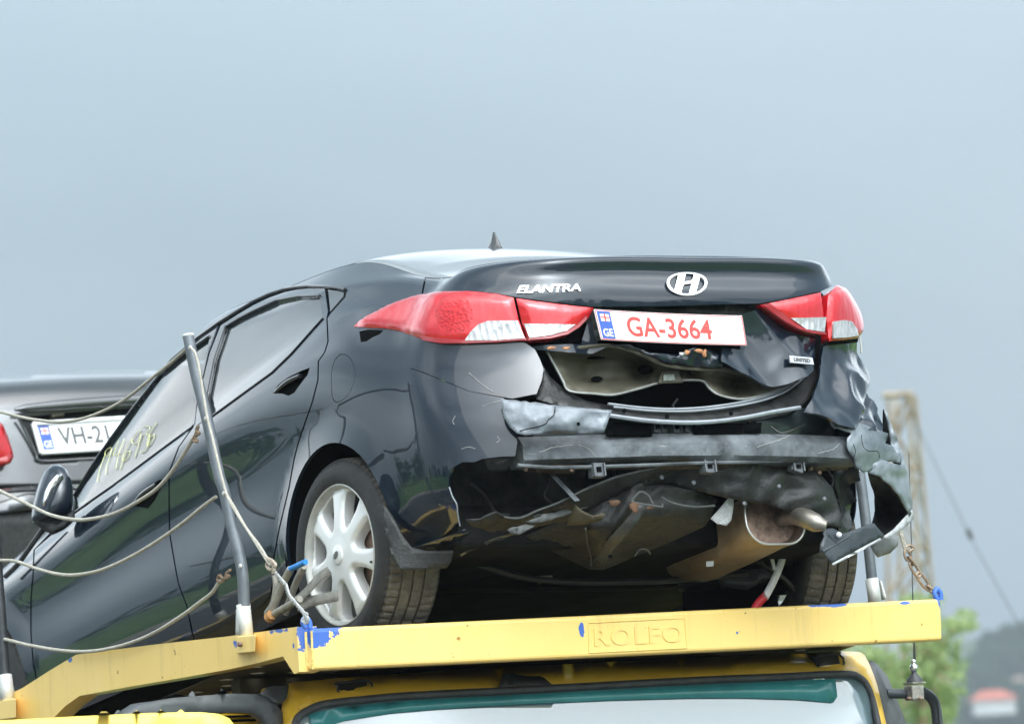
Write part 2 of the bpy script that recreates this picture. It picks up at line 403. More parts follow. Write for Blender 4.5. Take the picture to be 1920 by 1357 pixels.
def S_eval(s, v):
    s = np.atleast_1d(np.asarray(s, float)); v = np.atleast_1d(np.asarray(v, float))
    P = np.einsum('ks,kv,svc->kc', spl_w(25, s), spl_w(10, v), NET)
    for yc in (0.0, 2.7):                                     # swollen wheel arches
        d = np.hypot(P[:, 1]-yc, P[:, 2]-.33); k = np.clip(1-(d-.345)/.10, 0, 1.15)*np.clip((np.abs(P[:, 0])-.72)/.08, 0, 1)
        P[:, 0] += np.sign(P[:, 0])*.014*k**1.4
    return P
def S_norm(s, v):
    e = 2e-3; s = np.asarray(s, float); v = np.asarray(v, float)
    a = S_eval(np.minimum(s+e, 24), v)-S_eval(np.maximum(s-e, 0), v); b = S_eval(s, np.minimum(v+e, 9))-S_eval(s, np.maximum(v-e, 0))
    n = np.cross(a, b); n /= np.linalg.norm(n, axis=1)[:, None]+1e-12
    return n
GS, GV = 385, 145
_s = np.linspace(0, 24, GS); _v = np.linspace(0, 9, GV)
_SS, _VV = np.meshgrid(_s, _v, indexing='ij'); _G = S_eval(_SS.ravel(), _VV.ravel())
_Q = [(i*GV+j, (i+1)*GV+j, (i+1)*GV+j+1, i*GV+j+1) for i in range(GS-1) for j in range(GV-1)]
BV = BVHTree.FromPolygons([tuple(p) for p in _G], _Q)
def _sv(loc, idx):
    q = _Q[idx]; a, b, d = _G[q[0]], _G[q[1]], _G[q[3]]; c = _G[q[2]]; L = np.array(loc)
    i, j = divmod(q[0], GV)
    e1 = ((b-a)+(c-d))/2; e2 = ((d-a)+(c-b))/2; r = L-a
    M2 = np.array([[e1@e1, e1@e2], [e1@e2, e2@e2]]); w = np.linalg.solve(M2+np.eye(2)*1e-14, np.array([r@e1, r@e2]))
    return _s[i]+w[0]*(_s[1]-_s[0]), _v[j]+w[1]*(_v[1]-_v[0])
def hit(u, v):
    d = _dir(u, v) @ RC; d /= np.linalg.norm(d); loc, n, idx, t = BV.ray_cast(Vector(CC), Vector(d))
    if loc is None:
        best = None
        for t in np.arange(13, 20, .02):
            p = CC+d*t; l, n, i2, dd = BV.find_nearest(Vector(p))
            if best is None or dd < best[0]: best = (dd, l, i2)
        loc, idx = best[1], best[2]
    return _sv(loc, idx)
def hitx(y, z, side=-1):
    loc, n, idx, t = BV.ray_cast(Vector((side*2, y, z)), Vector((-side, 0, 0)))
    if loc is None: loc, n, idx, t = BV.find_nearest(Vector((side*.86, y, z)))
    return _sv(loc, idx)
_aL = np.concatenate([[0], np.cumsum(np.linalg.norm(np.diff(S_eval(_s, np.full(GS, 3.5)), axis=0), axis=1))])
_bL = np.concatenate([[0], np.cumsum(np.linalg.norm(np.diff(S_eval(np.full(GV, 5.5), _v), axis=0), axis=1))])
def sv2ab(sv): sv = np.asarray(sv); return np.stack([np.interp(sv[:, 0], _s, _aL), np.interp(sv[:, 1], _v, _bL)], 1)
def ab2sv(ab): return np.stack([np.interp(ab[:, 0], _aL, _s), np.interp(ab[:, 1], _bL, _v)], 1)
def outline_sv(pts, d=7):
    """points: (u, v) survey pixels, ('s', s, v) surface parameters or ('x', y, z) side coordinates"""
    out = []; n = len(pts)
    for i in range(n):
        a, b = pts[i], pts[(i+1) % n]
        if len(a) == 2 and len(b) == 2:
            k = max(1, int(math.hypot(b[0]-a[0], b[1]-a[1])/d))
            out += [hit(a[0]+(b[0]-a[0])*j/k, a[1]+(b[1]-a[1])*j/k) for j in range(k)]
        else:
            A, B = sv1(a), sv1(b); k = max(1, int(np.linalg.norm(S_eval(A[0], A[1])-S_eval(B[0], B[1]))/.02))
            out += [(A[0]+(B[0]-A[0])*j/k, A[1]+(B[1]-A[1])*j/k) for j in range(k)]
    return np.array(out)
def sv1(p):
    if len(p) == 2: return hit(*p)
    return (p[1], p[2]) if p[0] == 's' else hitx(p[1], p[2])
def panel(name, pts, material, parent=CARO, off=0.0, step=.028, rim=.012, disp=None, holes=(), label=None, dens=7, bulge=0.0, bw=.03):
    o = sv2ab(outline_sv(pts, dens)); hs = [sv2ab(outline_sv(h, dens)) for h in holes]
    # drop near-duplicate neighbours
    keep = [i for i in range(len(o)) if np.linalg.norm(o[i]-o[i-1]) > 1e-4]; o = o[keep]
    V, F = cdt(o, hs, step); sv = ab2sv(V); P = S_eval(sv[:, 0], sv[:, 1]); Nn = S_norm(sv[:, 0], sv[:, 1])
    add = np.full(len(P), off)
    if disp is not None: add = add+np.array([disp(p) for p in P])
    if bulge:
        d = dist_poly(V, o); x = np.clip(d/bw, 0, 1); add = add+bulge*np.sqrt(1-(1-x)**2)
    P = P+Nn*add[:, None]
    n0 = len(P); ec = {}
    for f in F:
        for a, b in ((f[0], f[1]), (f[1], f[2]), (f[2], f[0])): ec[(a, b)] = 1
    bnd = [(a, b) for (a, b) in ec if (b, a) not in ec]
    ring = {}; VV = list(P); FF = [tuple(f) for f in F]; NN = list(Nn)
    on = {}
    for a, b in bnd:
        t = P[b]-P[a]; w = np.cross(t, Nn[a]); w /= np.linalg.norm(w)+1e-12
        for k in (a, b): on[k] = on.get(k, 0)+w
    for a, b in bnd:
        for k in (a, b):
            if k not in ring:
                ring[k] = len(VV); VV.append(P[k]); VV.append(P[k]-Nn[k]*rim); w = on[k]/(np.linalg.norm(on[k])+1e-12); NN += [w, w]
        FF.append((ring[b], ring[a], ring[a]+1, ring[b]+1))
    ob = obj(name, VV, FF, material, parent, label=label)
    if disp is None and not bulge:
        ob.data.normals_split_custom_set_from_vertices([tuple(map(float, n)) for n in NN])
    return ob
def on_surface(name, text_or_vf, quad, material, parent, off=.001, solid=.004, shear=0, label=None):
    """lettering carried by the body surface inside a survey quad TL, TR, BR, BL"""
    V, F, a = glyphs(text_or_vf, shear) if isinstance(text_or_vf, str) else text_or_vf
    P = []
    for x, y in V:
        u, w = bil(quad, x, y); s, v = hit(u, w); p = S_eval(s, v)[0]+S_norm([s], [v])[0]*(off+solid/2); P.append(p)
    return obj(name, P, F, material, parent, smooth=False, solid=solid, label=label)

# ------------------------------------------------------------------ side panels
def arch(th0, th1, n=26, yc=0.0, R=.345): return [('x', yc+R*math.cos(t), .33+R*math.sin(t)) for t in np.linspace(math.radians(th0), math.radians(th1), n)]
DOOR_EDGE = [(610,541),(616,584),(613,597),(615,640),(609,660),(597,677),(596,713),(586,752),(572,792),(558,834),(551,862),(542,913),(523,993),(513,1047),(512,1087),(507,1117),(493,1134),(467,1152),(440,1165),(400,1185),(366,1200)]
B_EDGE = [(412,607),(392,662),(370,750),(362,800),(335,838),(317,885),(317,935),(318,1000),(327,1052),(334,1092),(350,1135),(363,1198)]
F_EDGE = [(64,1030),(62,1078),(58,1122),(58,1188),(62,1238),(70,1284)]
DRIP = [(412,606),(445,586),(477,567),(505,554),(533,544),(556,540),(578,538),(612,539),(630,541),(647,544),(645,555),(617,586)]
def sh(pts, dx, dy=0): return [(u+dx, v+dy) for u, v in pts]
# C-pillar, roof side and rear quarter in one pressing
qp = [('s', 3.05, 8.75), ('s', 3.5, 9), ('s', 4.2, 9), ('s', 5, 9), ('s', 6, 9), ('s', 7, 9), ('s', 7.75, 9),
      (796,520),(790,550),(815,600),(900,630),(985,643),(1003,655),(1013,675),(1019,692),(1016,712),(1006,738),(960,747),(880,733),(820,708),(790,696),(770,690),
      (752,725),(735,770),(715,822),(703,862)] + arch(140, -12, 30)
G_ = 1.3
qp += [(515,1098)]+sh(DOOR_EDGE[2:15][::-1], G_)+[(620,588),(648,557),(650,544)] + DRIP[::-1][3:] \
      + [(412,604),(372,630),(345,652),(288,700),(231,760),(184,815),(142,885),(128,940)]
FUEL = [(640,664),(650,666),(660,676),(666,697),(664,715),(655,737),(643,749),(632,754),(625,750),(622,738),(621,705),(624,684),(631,670)]
FUEL = [tuple(p) for p in chaikin(FUEL, 2)]
fc = np.mean(FUEL, 0)
panel('quarter_panel', qp, PAINT, holes=[[tuple(fc+(np.array(p)-fc)*1.028) for p in FUEL]])
panel('fuel_door', FUEL, PAINT, step=.02, off=-.0005)
# rear door below the window line
RWIN = [(425,613),(450,598),(477,584),(519,565),(561,557),(599,556),(605,595),(587,616),(547,661),(511,696),(460,733),(398,778),(390,744),(404,674)]
HND_R = [(512,737),(521,722),(540,707),(565,695),(581,689),(577,702),(562,722),(552,736),(541,742),(530,738)]
rd = sh(DOOR_EDGE[:16], -G_)+sh(DOOR_EDGE[16:], -.6, -G_)+sh(B_EDGE[1:-1][::-1], G_)+[(414,610),(445,590),(477,571),(505,558),(533,548),(556,543),(578,541)]
panel('rear_door', rd, PAINT, holes=[RWIN, HND_R])
FWIN = [(393,632),(347,665),(290,713),(233,773),(187,827),(147,890),(139,930),(138,960),(170,937),(213,907),(267,867),(317,830),(350,810),(361,797),(367,750),(383,683)]
HND_F = [(246,948),(258,930),(277,912),(297,900),(305,898),(302,915),(290,938),(278,953),(262,950)]
fd = sh(B_EDGE, -G_)+[(300,1225),(200,1262),(75,1310)]+sh(F_EDGE[::-1], G_)+[(100,1000),(128,975),(131,930),(144,888),(186,820),(233,764),(290,704),(347,656),(374,634)]
panel('front_door', fd, PAINT, holes=[FWIN, HND_F])
# front wing with its arch
fw = sh(F_EDGE, -G_) + [('x', 2.7+.345*math.cos(math.radians(t)), .33+.345*math.sin(math.radians(t))) for t in np.linspace(205, 20, 30)] \
     + [('s', .6, 2.0), ('s', .4, 3.5), ('s', .4, 5), ('s', .4, 7), ('s', .4, 9), ('s', 1, 9), ('s', 2, 9), ('s', 2.6, 9), (118,972), (100,992)]
panel('front_wing', fw, PAINT)
# sill
panel('sill', [('x', .42, .30), ('x', .60, .31), ('x', 1.2, .285), ('x', 2.25, .285), ('x', 2.35, .25), ('s', 2.4, .05), ('s', 4.5, .05), ('s', 6.0, .05), ('x', .36, .25)], TRIM, off=-.004)
# glass
panel('rear_door_glass', [tuple(p) for p in RWIN], GLASS_T, off=-.006, step=.05)
GLASS_F = mat('clear_side_glass', (.03, .045, .045), .05, 0, coat=1, coat_ior=1.5, coat_rough=.01, alpha=.70)
panel('front_door_glass', [tuple(p) for p in FWIN], GLASS_F, off=-.006, step=.05)
panel('quarter_glass', [(614,542),(630,544),(644,547),(642,555),(618,583)], GLASS_T, off=-.003, step=.03)
def rail(name, pts, r, material=TRIM, off=.002, parent=CARO, label=None):
    P = []
    for a in outline_sv(list(pts), 10)[:]:
        P.append(S_eval(a[0], a[1])[0]+S_norm([a[0]], [a[1]])[0]*off)
    return tube('%s' % name, P[:max(2, len(P)-closing(pts))], r, material, parent, seg=6, n=0)
def closing(pts):
    a, b = pts[-1], pts[0]
    return max(1, int(math.hypot(b[0]-a[0], b[1]-a[1])/10))-1
rail('window_seal', [(140,885),(186,818),(233,762),(290,703),(347,655),(374,632),(412,605),(445,585),(477,566),(505,553),(533,543),(556,539),(578,537),(612,538),(630,540),(648,544)], .007)
rail('window_seal', [(425,612),(450,597),(477,583),(519,564),(561,556),(600,555)], .005)
rail('window_seal', [(425,612),(404,674),(390,744),(398,779)], .0055)
rail('window_seal', [(139,960),(139,930),(147,889),(187,826),(233,772),(290,712),(347,664),(394,631)], .0055)
rail('window_seal', [(397,781),(460,735),(511,698),(547,663),(587,618),(606,597)], .0035)
rail('window_seal', [(138,962),(170,939),(213,909),(267,869),(317,832),(361,800)], .0035)
panel('door_pillar_trim', [(414,612),(422,614),(402,676),(388,745),(395,778),(368,799),(373,752),(395,663)], TRIM, off=.0015, step=.03)
panel('door_pillar_trim', [(408,612),(396,634),(386,684),(370,750),(365,795),(360,798),(367,750),(389,662)], TRIM, off=.0015, step=.03)
# dark layer behind the shut lines and inside the handles
for nm, pp, o in (('inner_side_panel', [(640,560),(640,800),(700,850)]+arch(150, 12, 16, R=.36)+[('x', .42, .24), ('x', 2.2, .24), (20,1040),(100,970),(135,985),(213,918),(317,842),(365,805),(400,790),(460,745),(511,708),(547,673),(590,625),(606,600)], -.022),):
    panel(nm, pp, GAP, off=o, step=.06, rim=.005)
def handle(hole, bar, par=CARO):
    h = panel('door_handle_recess', hole, DARK, par, off=-.014, step=.015, rim=.002)
    P = [S_eval(*hit(*p))[0]+S_norm([hit(*p)[0]], [hit(*p)[1]])[0]*(-.002) for p in bar]
    tube('door_handle', P, [.007, .010, .008], TRIM, par, seg=8, n=4)
handle(HND_R, [(516,735),(530,722),(545,712),(562,704)])
handle(HND_F, [(250,945),(262,930),(277,918),(292,908)])
# chalk number on the front window
STROKES = [[(197,850),(190,868),(184,888),(181,903)], [(207,838),(199,843),(196,852),(203,853),(209,840),(205,855),(199,872),(197,889)], [(222,826),(212,852),(224,848)], [(232,822),(222,850),(216,880)],
           [(236,846),(230,862),(224,880)], [(246,822),(236,840),(229,858),(230,864),(238,858),(243,846),(236,846)], [(262,806),(250,818),(247,830),(256,830),(264,812),(258,836),(251,858)], [(268,802),(275,798),(280,802),(273,814),(280,816),(275,838),(266,848),(262,846)], [(292,792),(280,812),(275,830),(277,836),(286,824),(288,814),(278,822)]]
ch = None
parts = []
for st in STROKES:
    st = catmull([np.array(p, float) for p in st], 5)
    P = []
    for p in st:
        s, v = hit(*p); P.append(S_eval(s, v)[0]+S_norm([s], [v])[0]*(-.0015))
    parts.append(tube_data(P, .0013, 5))
obj('chalk_number', *join(parts), CHALK, CARO, label='yellow hand-written number 19416936')

# ------------------------------------------------------------------ tail
LID_T = [('s', 8.3, 9), ('s', 9, 9), ('s', 10, 9), ('s', 11, 9), ('s', 12, 9), ('s', 13, 9), ('s', 14, 9), ('s', 14.7, 9)]
lid = LID_T + [(1560,536),(1540,546),(1475,560),(1425,569),(1350,571),(1280,573),(1180,575),(1112,575),(1075,571),(1020,564),(967,557),(930,550),(880,545),(835,546),(793,552),(799,522)]
panel('boot_lid', lid, PAINT, step=.025, label='upper half of the boot lid with badge and emblem')
def crumple_lid(p):
    q = Vector(p); d = -.050*abs(noise.noise(Vector((p[0]*5.5+p[2]*3, p[2]*2.2, 2.0))))-.006*abs(noise.noise(q*11))-.010
    return d
lidlow = [(1392,590),(1430,578),(1470,612),(1500,626),(1541,632),(1540,660),(1532,690),(1518,702),(1490,709),(1462,710),(1430,702),(1390,685),(1358,672),(1361,648),(1399,648)]
panel('boot_lid_skin', lidlow, PAINT, step=.012, disp=crumple_lid, rim=.006, label='crumpled lower right skin of the boot lid')
panel('boot_lid_skin', [(1095,640),(1105,605),(1112,600),(1118,625),(1126,640),(1140,648),(1118,655),(1070,656),(1010,652),(1000,646),(1050,643)], PAINT, step=.012, disp=crumple_lid, rim=.006, label='bent strip of boot lid under the left lamp')
# lamps
def lamp(outer, clear, disc=None, off=.004):
    a = panel('tail_lamp', outer, RED, off=off, step=.016, rim=.03, bulge=.014, bw=.05)
    if clear is not None: panel('clear_lens', clear, CLEAR, a, off=off+.0145, step=.012, rim=.006)
    return a
LL1 = [(665,613),(675,603),(695,590),(730,574),(780,557),(830,548),(880,547),(930,552),(963,559),(972,598),(987,639),(930,643),(880,645),(830,645),(800,640),(775,630),(750,621),(720,616),(690,615)]
def faceted(M, kind, scale, st_=.4):
    t = M.node_tree; b = t.nodes['Principled BSDF']; c = t.nodes.new('ShaderNodeTexCoord'); m1 = t.nodes.new('ShaderNodeMapping'); t.links.new(c.outputs['Object'], m1.inputs[0])
    m1.inputs['Scale'].default_value = (scale, scale*.6, scale*(.35 if kind == 'rib' else 1))
    v = t.nodes.new('ShaderNodeTexVoronoi'); v.inputs['Scale'].default_value = 1; t.links.new(m1.outputs[0], v.inputs['Vector'])
    bp = t.nodes.new('ShaderNodeBump'); bp.inputs['Strength'].default_value = st_; bp.inputs['Distance'].default_value = .006; t.links.new(v.outputs['Distance'], bp.inputs['Height']); t.links.new(bp.outputs[0], b.inputs['Normal'])
faceted(RED, 'rib', 45); faceted(RED2, 'cell', 110, .35); faceted(CLEAR, 'rib', 70, .8)
a = lamp(LL1, [(874,640),(884,624),(898,610),(916,603),(970,602),(983,636),(930,640)])
panel('reflector', [(856+33*math.cos(t), 591+35*math.sin(t)) for t in np.linspace(0, 2*math.pi, 28)[:-1]], RED2, a, off=.0182, step=.015, rim=.003)
panel('lens_band', [(795,632),(830,636),(880,640),(930,638),(985,635),(987,639),(930,643),(880,645),(830,645),(800,640)], REDDK, a, off=.0165, step=.012, rim=.004)
a = lamp([(968,560),(1020,567),(1070,573),(1109,577),(1098,598),(1082,616),(1062,629),(1030,637),(990,640),(978,605)], [(981,608),(1030,609),(1076,610),(1060,622),(1030,631),(992,636)])
panel('lens_band', [(1103,578),(1109,577),(1098,598),(1082,616),(1062,629),(1030,637),(990,640),(990,637),(1030,633),(1056,625),(1078,611),(1094,594)], REDDK, a, off=.0185, step=.012, rim=.004)
a = lamp([(1424,572),(1470,563),(1537,549),(1543,590),(1541,629),(1515,626),(1490,618),(1465,603),(1440,585)], [(1476,597),(1541,595),(1538,624),(1505,619)])
panel('lens_band', [(1424,572),(1436,569),(1460,585),(1482,607),(1510,621),(1541,626),(1541,629),(1515,626),(1490,618),(1465,603),(1440,585)], REDDK, a, off=.0185, step=.012, rim=.004)
a = lamp([(1547,556),(1563,538),(1580,540),(1594,550),(1603,575),(1610,625),(1602,635),(1575,639),(1549,641),(1544,600)], [(1550,604),(1570,601),(1584,604),(1594,620),(1596,631),(1575,635),(1551,637)], off=.012)
# black gap below the left lamp tip, laid on as a dark patch
panel('lamp_gap_shadow', [(674,622),(690,618),(718,619),(712,626),(698,632),(686,640),(677,641)], DARK, CARO, off=.001, step=.012, rim=.002)
# badges
on_surface('model_badge', 'ELANTRA', [(975,537),(1090,533),(1088,546),(969,551)], CHROME, CARO, shear=.0, solid=.005, label='chrome ELANTRA lettering')
def ring2d(a, b, a2, b2, n=40):
    V = [(a*math.cos(t), b*math.sin(t)) for t in np.linspace(0, 2*math.pi, n+1)[:-1]]+[(a2*math.cos(t), b2*math.sin(t)) for t in np.linspace(0, 2*math.pi, n+1)[:-1]]
    return V, [(i, (i+1) % n, n+(i+1) % n, n+i) for i in range(n)]
def emblem(center, wu, hv, parent, rot=0.0, k=1.0):
    R1 = ring2d(1, 1, .87, .84)
    Hs = [[(-.64,-.66),(-.30,-.84),(-.06,.86),(-.42,.80)], [(.66,.66),(.34,.84),(.08,-.86),(.42,-.82)], [(-.30,-.46),(-.12,-.10),(.22,-.02),(.36,.20),(.52,.46),(.40,.44),(.18,.20),(-.16,.12),(-.24,-.10)]]
    V = list(R1[0]); F = list(R1[1]); lv = [.0]*len(V)
    for h, l_ in zip(Hs, (-.0014, -.0014, -.0028)):
        o = len(V); V += h; F.append(tuple(range(o, o+len(h)))); lv += [l_]*len(h)
    q = []
    c, s = math.cos(rot), math.sin(rot)
    for (x, y), l_ in zip(V, lv):
        u = center[0]+wu*x; w = center[1]-hv*y
        a_, b_ = hit(u, w); q.append(S_eval(a_, b_)[0]+S_norm([a_], [b_])[0]*(.008+l_))
    return obj('emblem', q, F, CHROME, parent, smooth=False, solid=.002, label='chrome oval emblem with slanted H')
emblem((1286,533), 38, 22, CARO)
bd = on_surface('trim_badge', (np.array([(0,0),(1,0),(1,1),(0,1)], float), [(0,1,2,3)], 1), [(1478,668),(1521,672),(1524,685),(1480,681)], SILVER, CARO, off=.0, solid=.006, label='small silver LIMITED badge')
on_surface('badge_lettering', 'LIMITED', [(1486,671.5),(1516,674.5),(1518,681.5),(1487,678.5)], GREYINK, bd, off=.006, solid=.001)

# number plate, bent a little in the middle
def plate(corners, text, ink, bend, parent, quad_text, name='number_plate', frame=None, label=None):
    """corners: TL, TR, BR, BL in the parent's frame"""
    q = [np.array(c, float) for c in corners]; n = np.cross(q[1]-q[0], q[3]-q[0]); n /= np.linalg.norm(n); n = -n
    toward = n
    def at(a, b, off=0.0): return bil(q, a, b)+toward*(off+bend*math.sin(math.pi*a))
    V = []; F = []; NX = 14
    rc = .03
    O = chaikin([(0,.0),(.012,0),(.988,0),(1,.0),(1,.08),(1,.92),(1,1),(.988,1),(.012,1),(0,1),(0,.92),(0,.08)], 2)
    O = densify(O, .06); V2, F2 = cdt(O, [], .09)
    pl = obj(name, [at(*p) for p in V2], F2, WHITE, parent, solid=.003, label=label)
    def deco(nm, V2, F2, m, off): return obj(nm, [at(x, y, off) for x, y in V2], F2, m, pl, smooth=False)
    # frame line
    Oi = O*np.array([.985, .92])+np.array([.0075, .04]); k = len(O)
    if ink is REDINK: deco('plate_border', list(O*np.array([.994, .97])+np.array([.003, .015]))+list(Oi), [(i, (i+1) % k, k+(i+1) % k, k+i) for i in range(k)], REDINK, .0022)
    def rect(x0, y0, x1, y1): return [(x0+(x1-x0)*i/6, y) for y in (y0, y1) for i in range(7)], [(i, i+1, 8+i, 7+i) for i in range(6)]
    deco('plate_band', *rect(.014, .055, .105, .945), BLUEINK, .0026)
    deco('plate_flag', *rect(.030, .62, .092, .86), WHITEINK, .0034)
    deco('flag_cross', *join([([(x, y) for x, y in v], f) for v, f in (rect(.030, .725, .092, .765), rect(.056, .62, .066, .86), rect(.038,.80,.048,.83), rect(.074,.80,.084,.83), rect(.038,.65,.048,.68), rect(.074,.65,.084,.68))]), REDINK, .0042)
    g, f, _ = glyphs('GE'); deco('plate_country', [(.026+x*.068, .12+y*.26) for x, y in g], f, WHITEINK, .0034)
    g, f, _ = glyphs(text); deco('plate_text', [(quad_text[0]+x*(quad_text[2]-quad_text[0]), quad_text[1]+y*(quad_text[3]-quad_text[1])) for x, y in g], f, ink, .0026)
    for a_ in ((.35 if ink is GREYINK else .63),):
        p = at(a_, .88, .004); v, f = lathe([(0, .004), (.003, .0035), (.004, .001)], 10, 'y'); obj('plate_screw', [np.array(x)*np.array([1,-1,1])+p for x in v], f, WHITEINK, pl)
    return pl
plate([cY(1113,580,-.93), cY(1391,592,-.905), cY(1400,648,-.90), cY(1127,637,-.925)], 'GA-3664', REDINK, -.012, CARO, (.205, .17, .78, .84), label='white plate with red print GA-3664')

# inside the burst boot: dark hold, olive inner lid, sill band, strips
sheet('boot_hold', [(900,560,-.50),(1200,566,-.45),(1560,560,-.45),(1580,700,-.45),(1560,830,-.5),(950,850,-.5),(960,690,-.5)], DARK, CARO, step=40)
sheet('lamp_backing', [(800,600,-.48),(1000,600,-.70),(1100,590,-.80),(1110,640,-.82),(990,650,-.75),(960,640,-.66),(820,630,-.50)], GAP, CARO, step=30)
sheet('plate_recess', [(1100,574,-.86),(1425,568,-.85),(1440,590,-.84),(1392,592,-.84),(1250,600,-.82),(1120,640,-.82),(1098,640,-.83)], mat('torn_recess', (.012,.014,.015), .5, var=2.5, vscale=16, bump=1.0, bscale=30, vcol=(.06,.065,.06)), CARO, step=12, disp=lambda u, v: .03*noise.noise(Vector((u/22, v/14, 0))))
def olive_disp(u, v):
    d = 0
    for v0, w, a in ((672, 5, .02), (694, 4, -.012), (709, 5, .014), (724, 4, -.01)):
        vv = v-(u-1045)*(.035 if u < 1240 else .02); d += a*math.exp(-((vv-v0)/w)**2)
    return d+.008*noise.noise(Vector((u/40, v/25, 3)))
olive = sheet('inner_lid_panel', [(1022,652,-.80),(1075,650,-.83),(1140,645,-.86),(1190,656,-.85),(1245,681,-.84),(1310,690,-.83),(1358,690,-.82),(1390,700,-.80),(1440,712,-.78),(1500,704,-.74),(1490,716,-.76),(1450,734,-.80),(1395,748,-.82),(1350,741,-.82),(1330,728,-.80),(1312,713,-.78),(1280,714,-.77),(1245,716,-.77),(1200,728,-.80),(1150,740,-.83),(1115,738,-.83),(1068,733,-.82),(1056,715,-.80),(1047,698,-.79)],
      OLIVE, CARO, ctrl=[(1100,690,-.70),(1200,690,-.68),(1280,702,-.70),(1380,722,-.70)], step=7, disp=olive_disp, rough=.8, seed=3)
OLV_L = mat('folded_metal_edge', (.20, .205, .19), .45, .2, var=.6, vscale=30)
P = [cY(u, v, y) for u, v, y in [(1022,652,-.805),(1047,698,-.80),(1056,715,-.81),(1068,733,-.83),(1115,738,-.84),(1150,740,-.84),(1200,728,-.81),(1245,716,-.785),(1312,713,-.79),(1330,728,-.81),(1350,741,-.83),(1395,748,-.83),(1450,734,-.81),(1490,716,-.77)]]
tube('folded_edge', P, .0042, OLV_L, olive, seg=6, n=4)
P = [cY(u, v, y) for u, v, y in [(1075,653,-.84),(1140,648,-.868),(1190,660,-.86),(1245,684,-.85),(1310,692,-.84),(1358,694,-.83),(1420,710,-.80)]]
tube('folded_edge', P, .006, OLIVE, olive, seg=6, n=4)
hexa('latch_box', [cY(u, v, y) for u, v, y in [(1232,720,-.80),(1282,718,-.80),(1282,718,-.72),(1232,720,-.72),(1240,696,-.80),(1272,694,-.80),(1272,694,-.72),(1240,696,-.72)]], OLIVE, olive, bevel=.006)
hexa('latch_tag', [cY(u, v, y) for u, v, y in [(1244,714,-.806),(1266,713,-.806),(1266,713,-.80),(1244,714,-.80),(1244,702,-.806),(1264,701,-.806),(1264,701,-.80),(1244,702,-.80)]], mat('tag_grey', (.16,.18,.16), .6, var=1, vscale=60), olive, bevel=.001)
for (u0, v0), (u1, v1) in (((1195,683),(1225,702)), ((1288,690),(1318,704)), ((1100,668),(1135,674)), ((1108,705),(1130,716))):
    um, vm = (u0+u1)/2, (v0+v1)/2; a, b = (u1-u0)/2, (v1-v0)/2
    sheet('lid_opening', [(um+a*math.cos(t), vm+b*math.sin(t), -.765) for t in np.linspace(0, 2*math.pi, 13)[:-1]], DARK, olive, step=8, solid=.002)
# peeled lid lip below the plate with rusted spots
sheet('bent_lid_lip', [(1140,646,-.875),(1190,655,-.87),(1245,678,-.86),(1310,688,-.855),(1355,690,-.85),(1358,670,-.86),(1330,655,-.87),(1300,652,-.88),(1270,664,-.875),(1220,662,-.88),(1180,646,-.885)], PAINT, CARO, step=7, disp=lambda u, v: .02*noise.noise(Vector((u/18, v/12, 1))))
for u, v, a, b in ((1288,660,5,4),(1310,658,9,4),(1322,662,4,8),(1280,664,6,3)):
    sheet('rust_chip', [(u+a*math.cos(t), v+b*math.sin(t), -.893) for t in np.linspace(0, 2*math.pi, 9)[:-1]], RUSTCH if u != 1280 else SILVER, CARO, step=6, solid=.002, rough=1.2, seed=int(u))
for u, v, a, b in ((1033,652,8,3),(1062,653,7,3)):
    sheet('rust_chip', [(u+a*math.cos(t), v+b*math.sin(t), -.88) for t in np.linspace(0, 2*math.pi, 9)[:-1]], RUSTCH, CARO, step=6, solid=.002, rough=1.0, seed=int(u))
SILLB = mat('dusty_sill_band', (.008, .009, .010), .45, var=2.4, vscale=18, vcol=(.045, .045, .043), bump=.3, bscale=80)
sheet('boot_sill_trim', [(996,650,-.78),(1008,668,-.79),(1030,705,-.80),(1060,733,-.81),(1100,752,-.82),(1150,762,-.83),(1210,768,-.83),(1280,770,-.83),(1360,765,-.82),(1430,751,-.80),(1480,730,-.77),(1508,705,-.75),(1520,690,-.74),(1541,640,-.72),(1546,650,-.73),(1538,700,-.76),(1528,730,-.79),(1508,757,-.82),(1480,775,-.85),(1430,786,-.88),(1360,793,-.89),(1280,796,-.90),(1200,792,-.90),(1140,782,-.89),(1060,765,-.87),(1005,748,-.83),(1016,716,-.80),(1018,690,-.79)], SILLB, CARO, step=9)
def strip(name, pts, r, m, parent=CARO): return tube(name, [cY(*p) for p in pts], r, m, parent, seg=7, n=6)
LIPW = mat('pale_body_lip', (.22, .24, .26), .3, .2, coat=.6, var=.4, vscale=20)
strip('sill_strip', [(1140,757,-.85),(1200,764,-.855),(1260,767,-.855),(1330,763,-.85),(1400,752,-.84),(1450,738,-.82),(1480,722,-.80),(1500,704,-.78)], .0045, LIPW)
strip('sill_strip', [(1150,763,-.86),(1220,770,-.865),(1290,771,-.865),(1360,764,-.855),(1420,753,-.845),(1462,739,-.83),(1492,721,-.80),(1513,701,-.78)], .004, LIPW)
strip('body_lip', [(1142,779,-.905),(1170,783,-.91),(1220,789,-.915),(1280,792,-.915),(1340,790,-.91),(1400,782,-.90),(1450,772,-.88),(1500,764,-.86)], .0075, LIPW)
REARP = mat('rear_panel_paint', (.010, .016, .02), .35, coat=.7, var=2, vscale=10, vcol=(.04, .05, .055))
sheet('rear_body_panel', [(1120,775,-.84),(1200,786,-.86),(1280,790,-.86),(1400,780,-.85),(1500,765,-.82),(1570,765,-.78),(1570,800,-.78),(1500,825,-.80),(1280,840,-.82),(1000,840,-.78),(1000,790,-.78)], REARP, CARO, step=20)
